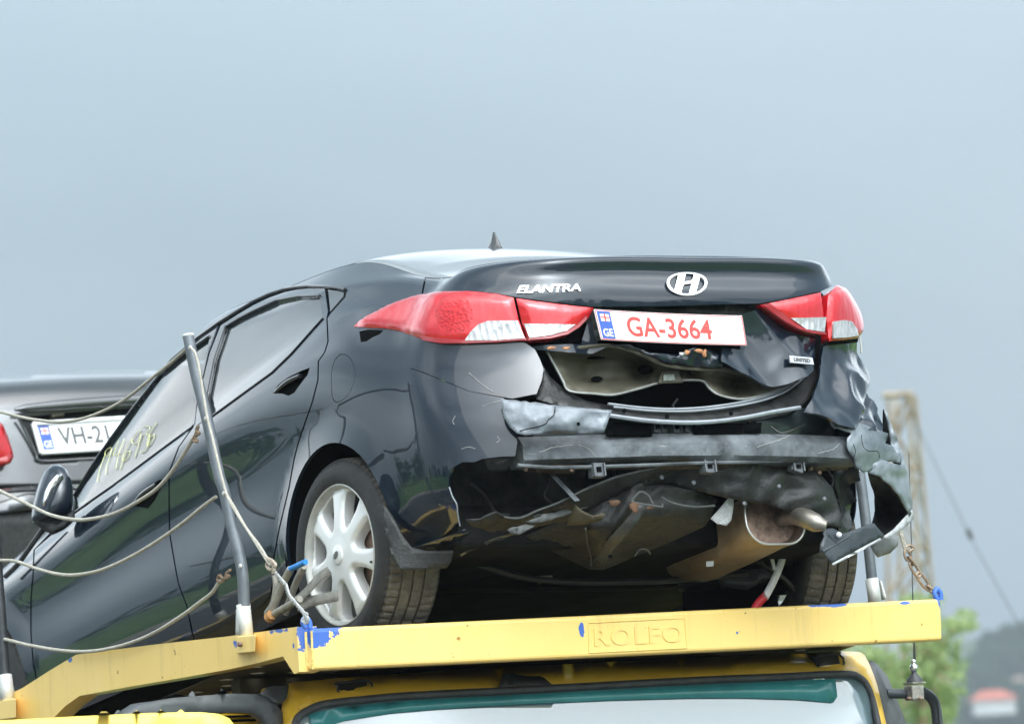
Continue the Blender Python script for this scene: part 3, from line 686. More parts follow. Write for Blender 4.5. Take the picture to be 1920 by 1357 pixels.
for pp in ([(1300,792),(1340,795),(1390,793),(1428,792),(1426,812),(1300,815)], [(1150,792),(1222,796),(1222,818),(1135,818)]):
    sheet('panel_opening', [(u, v, -.872) for u, v in pp], DARK, CARO, step=14)
# bumper reinforcement beam with folded flanges
def beam():
    prof = [(-.842,.512),(-.868,.508),(-.886,.478),(-.888,.470),(-.884,.432),(-.862,.420),(-.80,.420),(-.80,.512)]
    xs = np.linspace(-.665, .615, 46); V = []; n = len(prof)
    for x in xs:
        bow = .06*(x/.66)**2; z0 = .004+.006*x
        for k, (y, z) in enumerate(prof):
            w = .006*noise.noise(Vector((x*7, k*1.3, 0)))+.003*noise.noise(Vector((x*25, k*2.3, 5)))
            V.append((x, y+bow+w, z+z0+.6*w))
    F = [(i*n+k, i*n+(k+1) % n, (i+1)*n+(k+1) % n, (i+1)*n+k) for i in range(len(xs)-1) for k in range(n)]
    F += [tuple(range(n)), tuple((len(xs)-1)*n+k for k in range(n))[::-1]]
    return V, F
def scratched(M):
    t = M.node_tree; b = t.nodes['Principled BSDF']; src = b.inputs['Base Color'].links[0].from_socket
    c = t.nodes.new('ShaderNodeTexCoord'); m1 = t.nodes.new('ShaderNodeMapping'); m1.inputs['Scale'].default_value = (5, 5, 60); t.links.new(c.outputs['Object'], m1.inputs[0])
    n = t.nodes.new('ShaderNodeTexNoise'); n.inputs['Scale'].default_value = 1.6; n.inputs['Detail'].default_value = 9; n.inputs['Roughness'].default_value = .75; n.inputs['Distortion'].default_value = .6; t.links.new(m1.outputs[0], n.inputs['Vector'])
    r = t.nodes.new('ShaderNodeValToRGB'); r.color_ramp.elements[0].position = .60; r.color_ramp.elements[1].position = .70; r.color_ramp.elements[0].color = (0, 0, 0, 1); t.links.new(n.outputs['Fac'], r.inputs[0])
    x = t.nodes.new('ShaderNodeMixRGB'); x.inputs[2].default_value = (.34, .345, .34, 1); t.links.new(r.outputs[0], x.inputs[0]); t.links.new(src, x.inputs[1]); t.links.new(x.outputs[0], b.inputs['Base Color'])
scratched(STEEL)
bo = obj('bumper_beam', *beam(), STEEL, CARO, angle=35)
SCR = mat('white_scratches', (.42, .42, .40), .7)
for sc in ([(1012,848),(1040,838),(1075,834)], [(1085,833),(1105,842),(1118,856)], [(1420,838),(1455,826),(1480,816)], [(1535,850),(1560,842),(1575,832)]):
    P = []
    for u, v in catmull([np.array(p, float) for p in sc], 6): P.append(cY(u+random.uniform(-1, 1), v+random.uniform(-1, 1), -.891+.06*(abs((u-1280)/560))**2))
    tube('scratch', P, .0008, SCR, bo, seg=4, n=0)
BRK = mat('grey_plastic_clip', (.085, .092, .10), .5, var=.5, vscale=30)
def clip(u, v, y, w=.035, h=.035, d=.03, rot=0):
    c = cY(u, v, y); cl = box('bumper_clip', c, (w, d, h), BRK, CARO, R=Matrix.Rotation(rot, 3, 'Y'), bevel=.003)
    v_, f_ = box_data((c[0], c[1]-d/2-.002, c[2]), (w*.35, .004, h*.35)); obj('clip_slot', v_, f_, DARK, cl, smooth=False)
    for s in (-1, 1):
        v_, f_ = box_data((c[0]+s*w*.42, c[1]-d/2-.003, c[2]), (w*.12, .008, h*.9)); obj('clip_rib', v_, f_, BRK, cl, smooth=False)
clip(1228,803,-.845); clip(1264,803,-.845); clip(1405,801,-.835, .03, .035)
clip(1118,882,-.84, .045, .045); clip(1326,875,-.85, .045, .045); clip(1492,876,-.82, .045, .035, .03, .3)
bx = box('parking_sensor_module', cY(1325,805,-.855), (.10, .025, .026), mat('sensor_module', (.40, .41, .43), .5, var=.4, vscale=50), CARO, bevel=.004)
for u in (1290, 1352): box('module_bracket', cY(u,800,-.85), (.03, .02, .045), BRK, bx, R=Matrix.Rotation(.3 if u < 1300 else -.4, 3, 'Y'), bevel=.003)
# ------------------------------------------------------------------ roof, rear window, deck, bonnet
def cross_loft(name, s0, s1, zc, material, ns=30, nx=24, parent=CARO, smooth=True):
    """sheet spanning the two roof rails between stations; zc(s) = height of the crown above the rail chord"""
    V = []; 
    for s in np.linspace(s0, s1, ns):
        a = S_eval(s, 9)[0]; b = S_eval(24-s, 9)[0]
        for k in range(nx+1):
            t = k/nx; p = a+(b-a)*t; w = 1-(2*t-1)**4*.35-(2*t-1)**2*.65
            q = p.copy(); q[2] += zc(s)*w; q[1] += dyc(s)*w; V.append(q)
    F = [(i*(nx+1)+k, i*(nx+1)+k+1, (i+1)*(nx+1)+k+1, (i+1)*(nx+1)+k) for i in range(ns-1) for k in range(nx)]
    return obj(name, V, F, material, parent, solid=.001, soff=-1)
def dyc(s): return float(np.interp(s, [3, 4, 6, 7, 8, 9, 10, 12], [.10, .05, .05, -.06, -.04, -.04, -.01, 0]))
def zcr(s): return float(np.interp(s, [0, 2, 2.9, 3.2, 4, 5, 6, 7, 7.6, 8, 9, 10, 12], [.06, .05, .04, .03, .045, .052, .073, .058, .024, .012, .012, .006, 0]))
RGLASS = mat('rear_window_glass', (.20, .22, .23), .12, coat=1, coat_ior=1.9, coat_rough=.01)  # pale base colour stands in for the bright sky mirrored at grazing angle
cross_loft('roof', 3.75, 5.97, zcr, PAINT)
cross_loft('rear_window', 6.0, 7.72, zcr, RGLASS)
cross_loft('boot_deck', 7.78, 11.97, zcr, PAINT, ns=60)
cross_loft('windscreen', 2.55, 3.72, zcr, RGLASS)
cross_loft('bonnet', .2, 2.5, zcr, PAINT)
sheet('nose_panel', [(-300,1300,3.35),(-60,1150,3.35),(-60,1330,3.35),(-300,1480,3.35)], DARK, CARO, step=60)
# shark fin
c = cX(930, 471, 0.0)
V = []; F = []
rows = 9
for r in range(rows):
    t = r/(rows-1); z = .072*t
    y0 = np.interp(z, [0, .012, .035, .064, .072], [.095, .075, .04, .012, .004]); y1 = np.interp(z, [0, .018, .04, .062, .066], [-.045, -.03, -.022, -.012, -.004])
    w = .026*(1-t)**1.5+.0045
    for k in range(16):
        th = 2*math.pi*k/16; V.append((c[0]+w*math.sin(th), c[1]+(y0+y1)/2+(y0-y1)/2*math.cos(th), c[2]-.006+z))
F = [(r*16+k, r*16+(k+1) % 16, (r+1)*16+(k+1) % 16, (r+1)*16+k) for r in range(rows-1) for k in range(16)]+[tuple((rows-1)*16+k for k in range(16))]
obj('roof_aerial', V, F, mat('grey_aerial_paint', (.03, .032, .034), .2, coat=1), CARO)

# right-hand side body, seen only past the corner
def strip_panel(name, s0, s1, v0, v1, material, ns, nv, skip=None, parent=CARO):
    ss = np.linspace(s0, s1, ns); vv = np.linspace(v0, v1, nv); A, B = np.meshgrid(ss, vv, indexing='ij'); P = S_eval(A.ravel(), B.ravel())
    F = []
    for i in range(ns-1):
        for j in range(nv-1):
            q = (i*nv+j, (i+1)*nv+j, (i+1)*nv+j+1, i*nv+j+1); m_ = P[list(q)].mean(0)
            if skip and skip(m_): continue
            F.append(q)
    return obj(name, P, F, material, parent, solid=.004, soff=-1)
def skip_r(p):
    if math.hypot(p[1], p[2]-.33) < .35 or math.hypot(p[1]-2.7, p[2]-.33) < .35: return True
    return False
strip_panel('right_side_panel', 16.2, 23.6, .1, 5.0, PAINT, 150, 40, skip_r)
strip_panel('right_roof_side', 15.5, 21.2, 8.35, 9.0, PAINT, 60, 6)
strip_panel('right_pillar', 15.5, 18.2, 5.0, 8.4, PAINT, 40, 14)
strip_panel('right_side_glass', 18.3, 21.0, 5.05, 8.3, GLASS_F, 30, 14)

# ------------------------------------------------------------------ left bumper corner
BUMP = [(771,691.5),(790,697.5),(820,709.5),(880,734.5),(945,747),(940,770),(946,790),(958,805),(968,815),(970,830),(966,855),(940,856),(905,860),(890,866),(868,866),(850,876),(843,895),(842,912),(848,930),(856,945),(858,965),(862,985),(872,992),(830,1008),(790,1022),(762,1030),(745,985),(728,950)] \
       + [('x', -.345*math.cos(math.radians(t)), .33+.345*math.sin(math.radians(t))) for t in (18, 24, 30, 36, 40)] + [(716,822.5),(736,770.5),(753,725.5)]
def scuff(p): return .004*noise.noise(Vector(p)*6)*min(1, max(0, (-.45-p[1])*4))
panel('bumper_cover', BUMP, PAINT, off=.003, step=.02, disp=scuff, rim=.010, label='left corner of the torn bumper cover')
# underside return of the bumper corner
sheet('bumper_return', [(762,1030,-.36),(790,1022,-.42),(830,1008,-.50),(872,992,-.58),(882,1000,-.55),(850,1022,-.45),(800,1036,-.36)], PAINT, CARO, step=9)
# torn grey flap over the beam
sheet('torn_bumper_flap', [(940,748,-.845),(985,753,-.875),(1040,760,-.91),(1100,766,-.94),(1148,769,-.955),(1140,790,-.955),(1131,812,-.945),(1095,813,-.93),(1050,812,-.915),(1010,814,-.90),(985,817,-.885),(970,812,-.87),(955,800,-.855),(944,780,-.845)], PRIMER, CARO,
      ctrl=[(1000,785,-.90),(1060,790,-.945)], step=6, disp=lambda u, v: .010*noise.noise(Vector((u/30, v/22, 1)))+.004*noise.noise(Vector((u/9, v/9, 4))), rough=.7, seed=5, solid=.004)
tube('flap_edge', [cY(u, v, y) for u, v, y in [(1041,763,-.925),(1038,778,-.93),(1027,788,-.925),(1024,794,-.925),(1012,799,-.92),(990,804,-.90),(974,808,-.88)]], .0018, DARK, CARO, seg=4)
tube('flap_hole', [cY(1084,792,-.955), cY(1085,797,-.955)], .005, DARK, CARO, seg=8, n=2)
# pale torn rim of the corner hole
rimM = mat('torn_plastic_edge', (.34, .37, .40), .6)
P = [(968,858),(940,858),(905,862),(890,868),(868,868),(851,878),(844,896),(843,912),(849,930),(857,945),(859,965),(863,985)]
tube('torn_rim', [S_eval(*hit(*p))[0]+S_norm([hit(*p)[0]], [hit(*p)[1]])[0]*.002 for p in P[7:]], .0022, rimM, CARO, seg=5, n=4)
# cavity behind the corner
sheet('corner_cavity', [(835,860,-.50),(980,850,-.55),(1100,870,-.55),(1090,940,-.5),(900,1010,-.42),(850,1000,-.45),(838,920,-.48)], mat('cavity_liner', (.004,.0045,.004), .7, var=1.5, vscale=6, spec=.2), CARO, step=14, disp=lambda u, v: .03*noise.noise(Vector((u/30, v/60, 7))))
sheet('rail_end', [(905,862,-.62),(960,858,-.66),(964,875,-.66),(945,884,-.64),(915,884,-.62)], LINER, CARO, step=8)
# mud flap
sheet('mud_flap', [(716,946,-.335),(726,952,-.345),(740,975,-.37),(756,1005,-.385),(772,1026,-.40),(800,1032,-.42),(850,1031,-.46),(846,1052,-.44),(838,1064,-.42),(800,1066,-.40),(752,1069,-.37),(738,1050,-.355),(724,1005,-.34)], DUSTBLK, CARO, step=8, solid=.008)
# ------------------------------------------------------------------ under-tray, spare-wheel well, valance
EDGE = mat('scuffed_plastic_edge', (.065, .068, .066), .6, var=1.0, vscale=40, vcol=(.10, .105, .10))
def cr(a, sx, sy, sd): return lambda u, v: a*(1.4*abs(noise.noise(Vector((u/sx+v/sy*.4, v/sy*.8-u/sx*.3, sd))))-.4)+.25*a*abs(noise.noise(Vector((u/sx*3, v/sy*3, sd))))
sheet('under_tray', [(862,1038,-.42),(900,1018,-.48),(960,1000,-.52),(975,992,-.55),(925,996,-.58),(882,985,-.62),(875,975,-.64),(900,972,-.66),(922,962,-.68),(932,960,-.68),(945,968,-.68),(975,970,-.70),(1010,955,-.72),(1050,940,-.75),(1100,915,-.78),(1150,895,-.80),(1200,882,-.82),(1270,869,-.83),(1306,865,-.83),(1310,872,-.80),(1240,890,-.78),(1180,915,-.75),(1130,940,-.70),(1095,962,-.66),(1060,975,-.64),(1010,985,-.62),(972,1000,-.58),(900,1024,-.48),(866,1042,-.42)], LINER, CARO, step=8, disp=cr(.015, 25, 12, 2), rough=.9, seed=8, solid=.005)
tube('tray_edge', [cY(*p) for p in [(945,969,-.69),(975,971,-.71),(1010,956,-.73),(1050,941,-.76),(1100,916,-.79),(1150,896,-.81),(1200,883,-.83),(1270,869,-.84),(1306,865,-.84)]], .0032, EDGE, CARO, seg=5)
tube('tray_edge', [cY(*p) for p in [(864,1040,-.43),(900,1021,-.48),(960,1001,-.54),(973,1000,-.56)]], .004, mat('ochre_edge', (.22,.18,.09), .7), CARO, seg=5)
for k, pp in enumerate(([(985,978),(1020,964),(1060,958),(1102,950),(1060,966),(1006,980)], [(950,992),(985,982),(1004,985),(975,1002),(958,1000)], [(1000,968),(1050,956),(1075,952),(1040,964),(1003,975)])):
    sheet('torn_fibre', [(u, v, -.72+.01*k) for u, v in pp], EDGE, CARO, step=6, disp=cr(.02, 8, 5, k), rough=1.0, seed=k, solid=.003)
well = sheet('spare_wheel_well', [(985,1005,-.52),(1030,985,-.58),(1080,962,-.64),(1130,935,-.70),(1200,905,-.74),(1260,910,-.74),(1320,925,-.72),(1345,935,-.70),(1332,968,-.66),(1322,985,-.63),(1290,1000,-.56),(1240,1022,-.48),(1190,1042,-.42),(1150,1060,-.38),(1130,1067,-.36),(1104,1066,-.36),(1070,1050,-.38),(1020,1025,-.45)], LINER, CARO,
      ctrl=[(1120,1000,-.66),(1200,960,-.72),(1150,1020,-.56),(1250,970,-.70)], step=8, disp=lambda u, v: .05*abs(noise.noise(Vector((u/60+v/50, v/34, 3))))-.01+.012*abs(noise.noise(Vector((u/18, v/14, 5))))-.03*math.exp(-((u-1115-(1060-v)*.55)/14)**2), solid=.004)
RIBM = mat('pressed_rib', (.05, .05, .047), .6, var=.6, vscale=20)
sheet('well_rib', [(1106,1062,-.40),(1132,1060,-.42),(1150,1030,-.60),(1190,985,-.74),(1215,950,-.78),(1198,945,-.78),(1165,985,-.73),(1130,1020,-.60)], RIBM, well, step=8, solid=.004)
v_, f_ = tube_data([cY(1143,1042,-.60), cY(1145,1043,-.61)], .006, 8); obj('drain_hole', v_, f_, DARK, well)
for pts in ([(1185,938,-.79),(1200,922,-.80),(1215,928,-.80),(1224,944,-.80)], [(1183,940,-.79),(1205,945,-.80),(1240,950,-.80),(1241,944,-.80)], [(1240,932,-.77),(1262,943,-.78),(1300,950,-.77),(1340,948,-.74)], [(1098,990,-.66),(1102,1020,-.56),(1108,1045,-.46),(1108,1060,-.42)], [(1190,1042,-.50),(1200,1030,-.52),(1212,1030,-.52),(1219,1038,-.50)]):
    tube('wire_hanger', [cY(*p) for p in pts], .0035, EDGE, well, seg=5)
for u, v, a, b in ((1152,942,9,6),(1188,952,8,10),(1220,951,7,4)):
    sheet('rust_patch', [(u+a*math.cos(t), v+b*math.sin(t), -.80) for t in np.linspace(0, 2*math.pi, 9)[:-1]], mat('dull_rust', (.07,.036,.018), .8, var=1.0, vscale=70, vcol=(.14, .065, .03)), well, step=6, rough=1.5, seed=int(u), solid=.002)
sheet('bent_bracket', [(1078,945,-.74),(1092,958,-.76),(1112,967,-.76),(1130,962,-.78),(1135,965,-.78),(1128,975,-.76),(1095,982,-.72),(1062,985,-.68),(1070,962,-.72)], mat('ochre_dirt_plate', (.055,.047,.028), .7, var=1.0, vscale=20, vcol=(.11, .09, .05)), well, step=7, solid=.004)
sheet('splash_panel', [(1182,908,-.76),(1240,886,-.78),(1312,870,-.80),(1400,868,-.80),(1480,868,-.78),(1530,882,-.76),(1560,915,-.74),(1574,955,-.72),(1577,990,-.72),(1550,983,-.73),(1500,966,-.74),(1440,945,-.75),(1380,936,-.76),(1330,925,-.74),(1260,908,-.73)], DUSTBLK, CARO, ctrl=[(1420,905,-.80),(1520,930,-.78)], step=7, disp=cr(.028, 55, 34, 9), solid=.006)
strip('valance_edge', [(970,872,-.83),(1050,876,-.84),(1200,872,-.86),(1300,868,-.865),(1400,866,-.86),(1520,862,-.83),(1590,862,-.80)], .006, STEEL)
sheet('beam_flange', [(968,868,-.80),(1100,872,-.83),(1280,868,-.85),(1590,862,-.78),(1590,880,-.74),(1500,884,-.76),(1440,878,-.78),(1080,880,-.80),(1075,888,-.78),(1040,888,-.77),(990,884,-.76)], mat('rusty_flange', (.03,.028,.025), .6, var=3, vscale=9, vcol=(.12,.07,.04)), CARO, step=12)
# diagonal stay
hexa('diagonal_stay', [cY(u, v, y) for u, v, y in [(1022,880,-.74),(1036,884,-.74),(1036,884,-.70),(1022,880,-.70),(1078,940,-.82),(1088,938,-.82),(1088,938,-.80),(1078,940,-.80)]], STEEL, CARO, bevel=.002)
# muffler and tailpipe
mc = cY(1450, 972, -.66)
def rrect(w, h, r, n=6):
    out = []
    for cx, cz, t0 in ((w/2-r, h/2-r, 0), (-w/2+r, h/2-r, 90), (-w/2+r, -h/2+r, 180), (w/2-r, -h/2+r, 270)):
        for t in np.linspace(t0, t0+90, n): out.append((cx+r*math.cos(math.radians(t)), cz+r*math.sin(math.radians(t))))
    return out
def muffler():
    secs = [(-.62, .215, .150, .055, 0), (-.635, .222, .156, .058, 0), (-.64, .226, .160, .06, 0)]
    R_ = rrect(.228, .172, .074, 8); n = len(R_); V = []; ys = [(-.665, 1.0), (-.655, 1.02), (-.60, 1.0), (-.40, 1.02), (-.22, 1.0), (-.16, .93), (-.13, .6)]
    for y, k in ys:
        for x, z in R_: V.append((mc[0]+x*k, y, mc[2]+z*k-(y+.66)*.04))
    F = [(i*n+k, (i+1)*n+k, (i+1)*n+(k+1) % n, i*n+(k+1) % n) for i in range(len(ys)-1) for k in range(n)]+[tuple((len(ys)-1)*n+k for k in range(n))]
    return V, F, R_
V, F, R_ = muffler(); mu = obj('muffler', V, F, MUFF, CARO, angle=40)
n = len(R_)
lipP = [(mc[0]+x, -.668, mc[2]+z) for x, z in R_]+[(mc[0]+R_[0][0], -.668, mc[2]+R_[0][1])]
V, F = tube_data(lipP, .0045, 6); obj('muffler_lip', V, F, MUFFLIP, mu)
V = [(mc[0]+x*.97, -.665, mc[2]+z*.97) for x, z in R_]+[(mc[0]+x*.86, -.628, mc[2]+z*.84) for x, z in R_]
F = [(k, n+k, n+(k+1) % n, (k+1) % n) for k in range(n)]+[tuple(n+k for k in range(n))]
CAPM = mat('pitted_muffler_end', (.48, .33, .25), .5, .4, var=1.0, vscale=34, vcol=(.16, .11, .085), bump=.3, bscale=70)
obj('muffler_end', V, F, CAPM, mu, angle=40)
tp = [cY(1462,976,-.63), cY(1474,970,-.68), cY(1492,967,-.73), cY(1512,972,-.78), cY(1530,980,-.81), cY(1549,986,-.83)]
tube('tailpipe', tp, [.020, .026, .030, .032, .030, .016], mat('sooty_steel', (.20,.185,.16), .4, .8, var=.8, vscale=14, vcol=(.38,.35,.30)), mu, seg=16, n=6)
sheet('heat_shield', [(1332,972,-.68),(1352,950,-.70),(1368,930,-.72),(1376,928,-.72),(1375,950,-.71),(1371,975,-.69),(1362,985,-.68),(1345,982,-.68)], FOIL, CARO, step=5, disp=cr(.006, 5, 4, 1), solid=.002)
hexa('muffler_hanger', [cY(u, v, y) for u, v, y in [(1324,1062,-.45),(1338,1061,-.45),(1338,1061,-.43),(1324,1062,-.43),(1324,1052,-.45),(1338,1051,-.45),(1338,1051,-.43),(1324,1052,-.43)]], FOIL, CARO, bevel=.001)
# floor pan, axle beam, springs
V, F = box_data((0, 1.45, .30), (1.50, 3.9, .14)); obj('floor_pan', V, F, mat('underbody_black', (.003, .003, .003), .8, var=1, vscale=6, spec=.1), CARO, smooth=False, bevel=.03)
tube('axle_beam', [(-.62, .12, .27), (-.3, .16, .27), (.3, .16, .27), (.62, .12, .27)], .05, LINER, CARO, seg=12)
for s in (-1, 1): tube('trailing_arm', [(s*.60, .0, .29), (s*.58, .25, .29), (s*.55, .5, .33)], .035, LINER, CARO, seg=8)
tube('spring_seat', [(.50, .02, .20), (.50, .02, .30)], .075, LINER, CARO, seg=16, n=2)
sheet('tank_guard', [(1345,1060,-.10),(1400,1040,-.12),(1445,1046,-.15),(1452,1080,-.15),(1400,1105,-.12),(1350,1100,-.08)], BLK, CARO, step=14)
# wheel wells
def well_arch(side, yc, x0, x1, t0=-12, t1=160):
    V = []; n = 30
    for x in (x0, x1):
        for t in np.linspace(t0, t1, n): V.append((side*x, yc+.355*math.cos(math.radians(t)), .33+.355*math.sin(math.radians(t))))
    F = [(i, i+1, n+i+1, n+i) for i in range(n-1)]; V.append((side*x1, yc, .33)); F += [(n+i, n+i+1, 2*n) for i in range(n-1)]
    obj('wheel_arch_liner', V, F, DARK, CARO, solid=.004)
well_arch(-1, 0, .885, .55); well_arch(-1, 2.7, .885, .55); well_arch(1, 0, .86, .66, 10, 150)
# ------------------------------------------------------------------ wheels
def tyre_mesh():
    prof = []      # (axial from outer face inwards, radius)
    half = .1075; R_ = .3135
    prof = [(.012, .218), (.004, .224), (-.002, .240), (-.005, .262), (.000, .284), (.010, .299)]
    tread = []
    rib = [(.016, .306), (.024, .3105), (.052, .3135), (.0525, .3055), (.0605, .3055), (.061, .3140), (.0935, .3145), (.094, .306), (.1015, .306), (.102, .3145), (.134, .3145), (.1345, .306), (.1425, .306), (.143, .3140), (.172, .3125), (.184, .3095), (.196, .304)]
    prof = prof+rib+[(.205, .296), (.213, .284), (.217, .262), (.214, .240), (.208, .226), (.203, .218)]
    seg = 288; V = []; n = len(prof); F = []; mi = []
    for k in range(seg):
        t = 2*math.pi*k/seg; c, s = math.cos(t), math.sin(t)
        for i, (a, r) in enumerate(prof):
            if 6 <= i <= 22:
                sh_ = i in (6, 7, 8) or i in (20, 21, 22)
                kk = (k+int(i*.6)) % 4
                if sh_ and kk == 0: r -= .006
                elif not sh_ and kk == 2 and r > .31 and (k//4) % 2 == 0: r -= .004
            V.append((a, r*c, r*s))
    for k in range(seg):
        for i in range(n-1):
            a = k*n+i; b = ((k+1) % seg)*n+i; F.append((a, b, b+1, a+1)); mi.append(1 if 6 <= i < 22 else 0)
    return V, F, mi
def rim_face():
    N7 = 7; holes = []
    for k in range(N7):
        ph = 2*math.pi*(k+.5)/N7+math.pi/2
        L_ = []; 
        for r, w in ((.092, .031), (.12, .0285), (.16, .0305), (.19, .037), (.204, .044)):
            L_.append((r, math.pi/7-w/r))
        pts = [(r*math.cos(ph+h), r*math.sin(ph+h)) for r, h in L_]+[(.2085*math.cos(ph+x), .2085*math.sin(ph+x)) for x in (.16, .05, -.05, -.16)]+[(r*math.cos(ph-h), r*math.sin(ph-h)) for r, h in L_[::-1]]
        holes.append(chaikin(pts, 2))
    O = [(.2235*math.cos(t), .2235*math.sin(t)) for t in np.linspace(0, 2*math.pi, 121)[:-1]]
    V, F = cdt(O, holes, .0085)
    r = np.linalg.norm(V, axis=1); d = np.full(len(V), 1.0)
    for h in holes: d = np.minimum(d, dist_poly(V, h))
    x = .012*np.clip((r-.06)/.14, 0, 1)**1.5            # dished: the hub stands proud a little
    x = x-.006*np.clip(1-r/.06, 0, 1)
    edge = np.clip(1-d/.011, 0, 1); x = x+.012*edge**2
    x = x+.010*np.exp(-((r-.212)/.006)**2)              # groove before the flange
    P = np.stack([x, V[:, 0], V[:, 1]], 1)
    VV = list(P); FF = [tuple(f[::-1]) for f in F]; ec = {(a, b): 1 for f in F for a, b in ((f[0], f[1]), (f[1], f[2]), (f[2], f[0]))}
    ring = {}
    for a, b in ec:
        if (b, a) in ec or r[a] > .22: continue
        for q in (a, b):
            if q not in ring: ring[q] = len(VV); VV.append(P[q]); VV.append(P[q]+np.array([.035, -V[q][0]*.02, -V[q][1]*.02]))
        FF.append((ring[a], ring[b], ring[b]+1, ring[a]+1))
    return VV, FF
TV, TF, TM = tyre_mesh(); RV, RF = rim_face()
tyre_me = rim_me = None
def wheel(x, y, z, side, rot, simple=False):
    global tyre_me, rim_me
    w = bpy.data.objects.new('wheel', None); col.objects.link(w); w.parent = CARO; w.empty_display_size = .1
    w.matrix_local = Matrix.Translation((x, y, z)) @ (Matrix.Rotation(math.pi, 4, 'Z') if side > 0 else Matrix.Identity(4)) @ Matrix.Rotation(rot, 4, 'X')
    if tyre_me is None:
        o = obj('tyre', TV, TF, RUBBER, w, angle=40); tyre_me = o.data; tyre_me.materials.append(TREAD); tyre_me.polygons.foreach_set('material_index', TM)
        o = obj('rim', RV, RF, ALLOY, w, angle=55); rim_me = o.data
    else:
        for nm, me in (('tyre', tyre_me), ('rim', rim_me)):
            o = bpy.data.objects.new(nm, me); col.objects.link(o); o.parent = w
    V, F = lathe([(.004, .229), (-.001, .226), (.004, .221), (.016, .214), (.05, .207), (.16, .205), (.19, .218), (.20, .226)], 72); obj('rim_barrel', V, F, ALLOYIN, w)
    V, F = lathe([(.060, .04), (.062, .142), (.074, .142), (.074, .04)], 40); obj('brake_disc', V, F, RUST, w)
    V, F = lathe([(.10, 0.0), (.10, .15), (.14, .15)], 32); obj('brake_drum', V, F, DARK, w)
    if not simple:
        V, F = lathe([(-.010, 0.0), (-.010, .026), (-.007, .031), (.0, .033)], 32); cp = obj('hub_cap', V, F, ALLOY, w, angle=40)
        R1 = ring2d(.017, .010, .014, .0075, 24); Hh = [(-.011,-.006),(-.006,-.0085),(-.001,.0085),(-.006,.0085)]; H2 = [(.011,.006),(.006,.0085),(.001,-.0085),(.006,-.0085)]; H3 = [(-.005,-.003),(.005,.001),(.006,.004),(-.004,.001)]
        V = list(R1[0]); F = list(R1[1])
        for h in (Hh, H2, H3): o_ = len(V); V += h; F.append(tuple(range(o_, o_+4)))
        ca, sa = math.cos(.5), math.sin(.5)
        obj('cap_emblem', [(-.0115, -(a*ca-b*sa), a*sa+b*ca) for a, b in V], F, GREYINK, cp, smooth=False, solid=.001)
        for k in range(5):
            t = 2*math.pi*k/5+.3; V, F = lathe([(-.0, 0), (-.0, .006), (.012, .0065)], 8); 
            obj('wheel_bolt', [(a+.016, b+.047*math.cos(t), c_+.047*math.sin(t)) for a, b, c_ in V], F, ALLOYIN, w)
        tube('tyre_valve', [(.03, -.19, -.05), (.005, -.188, -.052)], .004, BLK, w, seg=6, n=2)
    return w
wheel(-.886, 0, .3145, -1, .06)
wheel(.935, -.02, .3145, 1, .4, True)
wheel(-.880, 2.7, .3145, -1, .9, True)

# ------------------------------------------------------------------ folded door mirror
def blob(name, rows, material, parent, seg=20, label=None):
    """rows: (centre, half axis a, half axis b) vectors; closed ends"""
    V = []; F = []; n = len(rows)
    for c_, a_, b_ in rows:
        for k in range(seg):
            t = 2*math.pi*k/seg; V.append(np.array(c_)+np.array(a_)*math.cos(t)+np.array(b_)*math.sin(t))
    F = [(i*seg+k, i*seg+(k+1) % seg, (i+1)*seg+(k+1) % seg, (i+1)*seg+k) for i in range(n-1) for k in range(seg)]
    F += [tuple(range(seg))[::-1], tuple((n-1)*seg+k for k in range(seg))]
    return obj(name, V, F, material, parent, label=label)
def mrow(uL, vL, uR, vR, y, dep):
    L_ = cY(uL, vL, y); R2 = cY(uR, vR, y); c_ = (L_+R2)/2; return (c_, (R2-L_)/2, np.array((.0, dep, 0)))
mi_ = blob('door_mirror', [mrow(96,872,112,871,1.93,.01), mrow(86,882,121,884,1.93,.05), mrow(79,897,126,899,1.93,.075), mrow(72,920,131,921,1.93,.09), mrow(66,945,132,945,1.93,.09), mrow(63,965,130,963,1.93,.08), mrow(63,974,120,972,1.93,.065), mrow(75,977,108,975,1.93,.03)], PAINT, CARO)
sheet('indicator_strip', [(80,940,1.845),(84,922,1.838),(93,905,1.835),(106,890,1.84),(115,887,1.85),(119,897,1.85),(108,908,1.838),(97,922,1.835),(86,945,1.84),(81,950,1.845)], CHROME, mi_, step=6, solid=.004)
sheet('mirror_foot', [(66,978,1.95),(80,970,1.95),(100,970,1.95),(125,968,1.93),(134,955,1.90),(135,972,1.90),(118,988,1.92),(98,1002,1.95),(82,990,1.95)], BLK, CARO, step=8, solid=.03)
tube('windscreen_edge', [cY(*p) for p in [(88,980,2.1),(60,1020,2.2),(35,1055,2.3),(10,1080,2.4)]], .01, BLK, CARO, seg=6)

# ------------------------------------------------------------------ seats seen dimly through the front glass
SEAT = mat('dark_seat_cloth', (.03, .03, .032), .9)
for sx in (-.38, .38):
    v_, f_ = box_data((sx, .98, .72), (.48, .16, .56), Matrix.Rotation(.22, 3, 'X')); obj('seat_back', v_, f_, SEAT, CARO, smooth=False, bevel=.05)
    v_, f_ = box_data((sx, .84, 1.09), (.26, .10, .17), Matrix.Rotation(.15, 3, 'X')); obj('head_restraint', v_, f_, SEAT, CARO, smooth=False, bevel=.04)
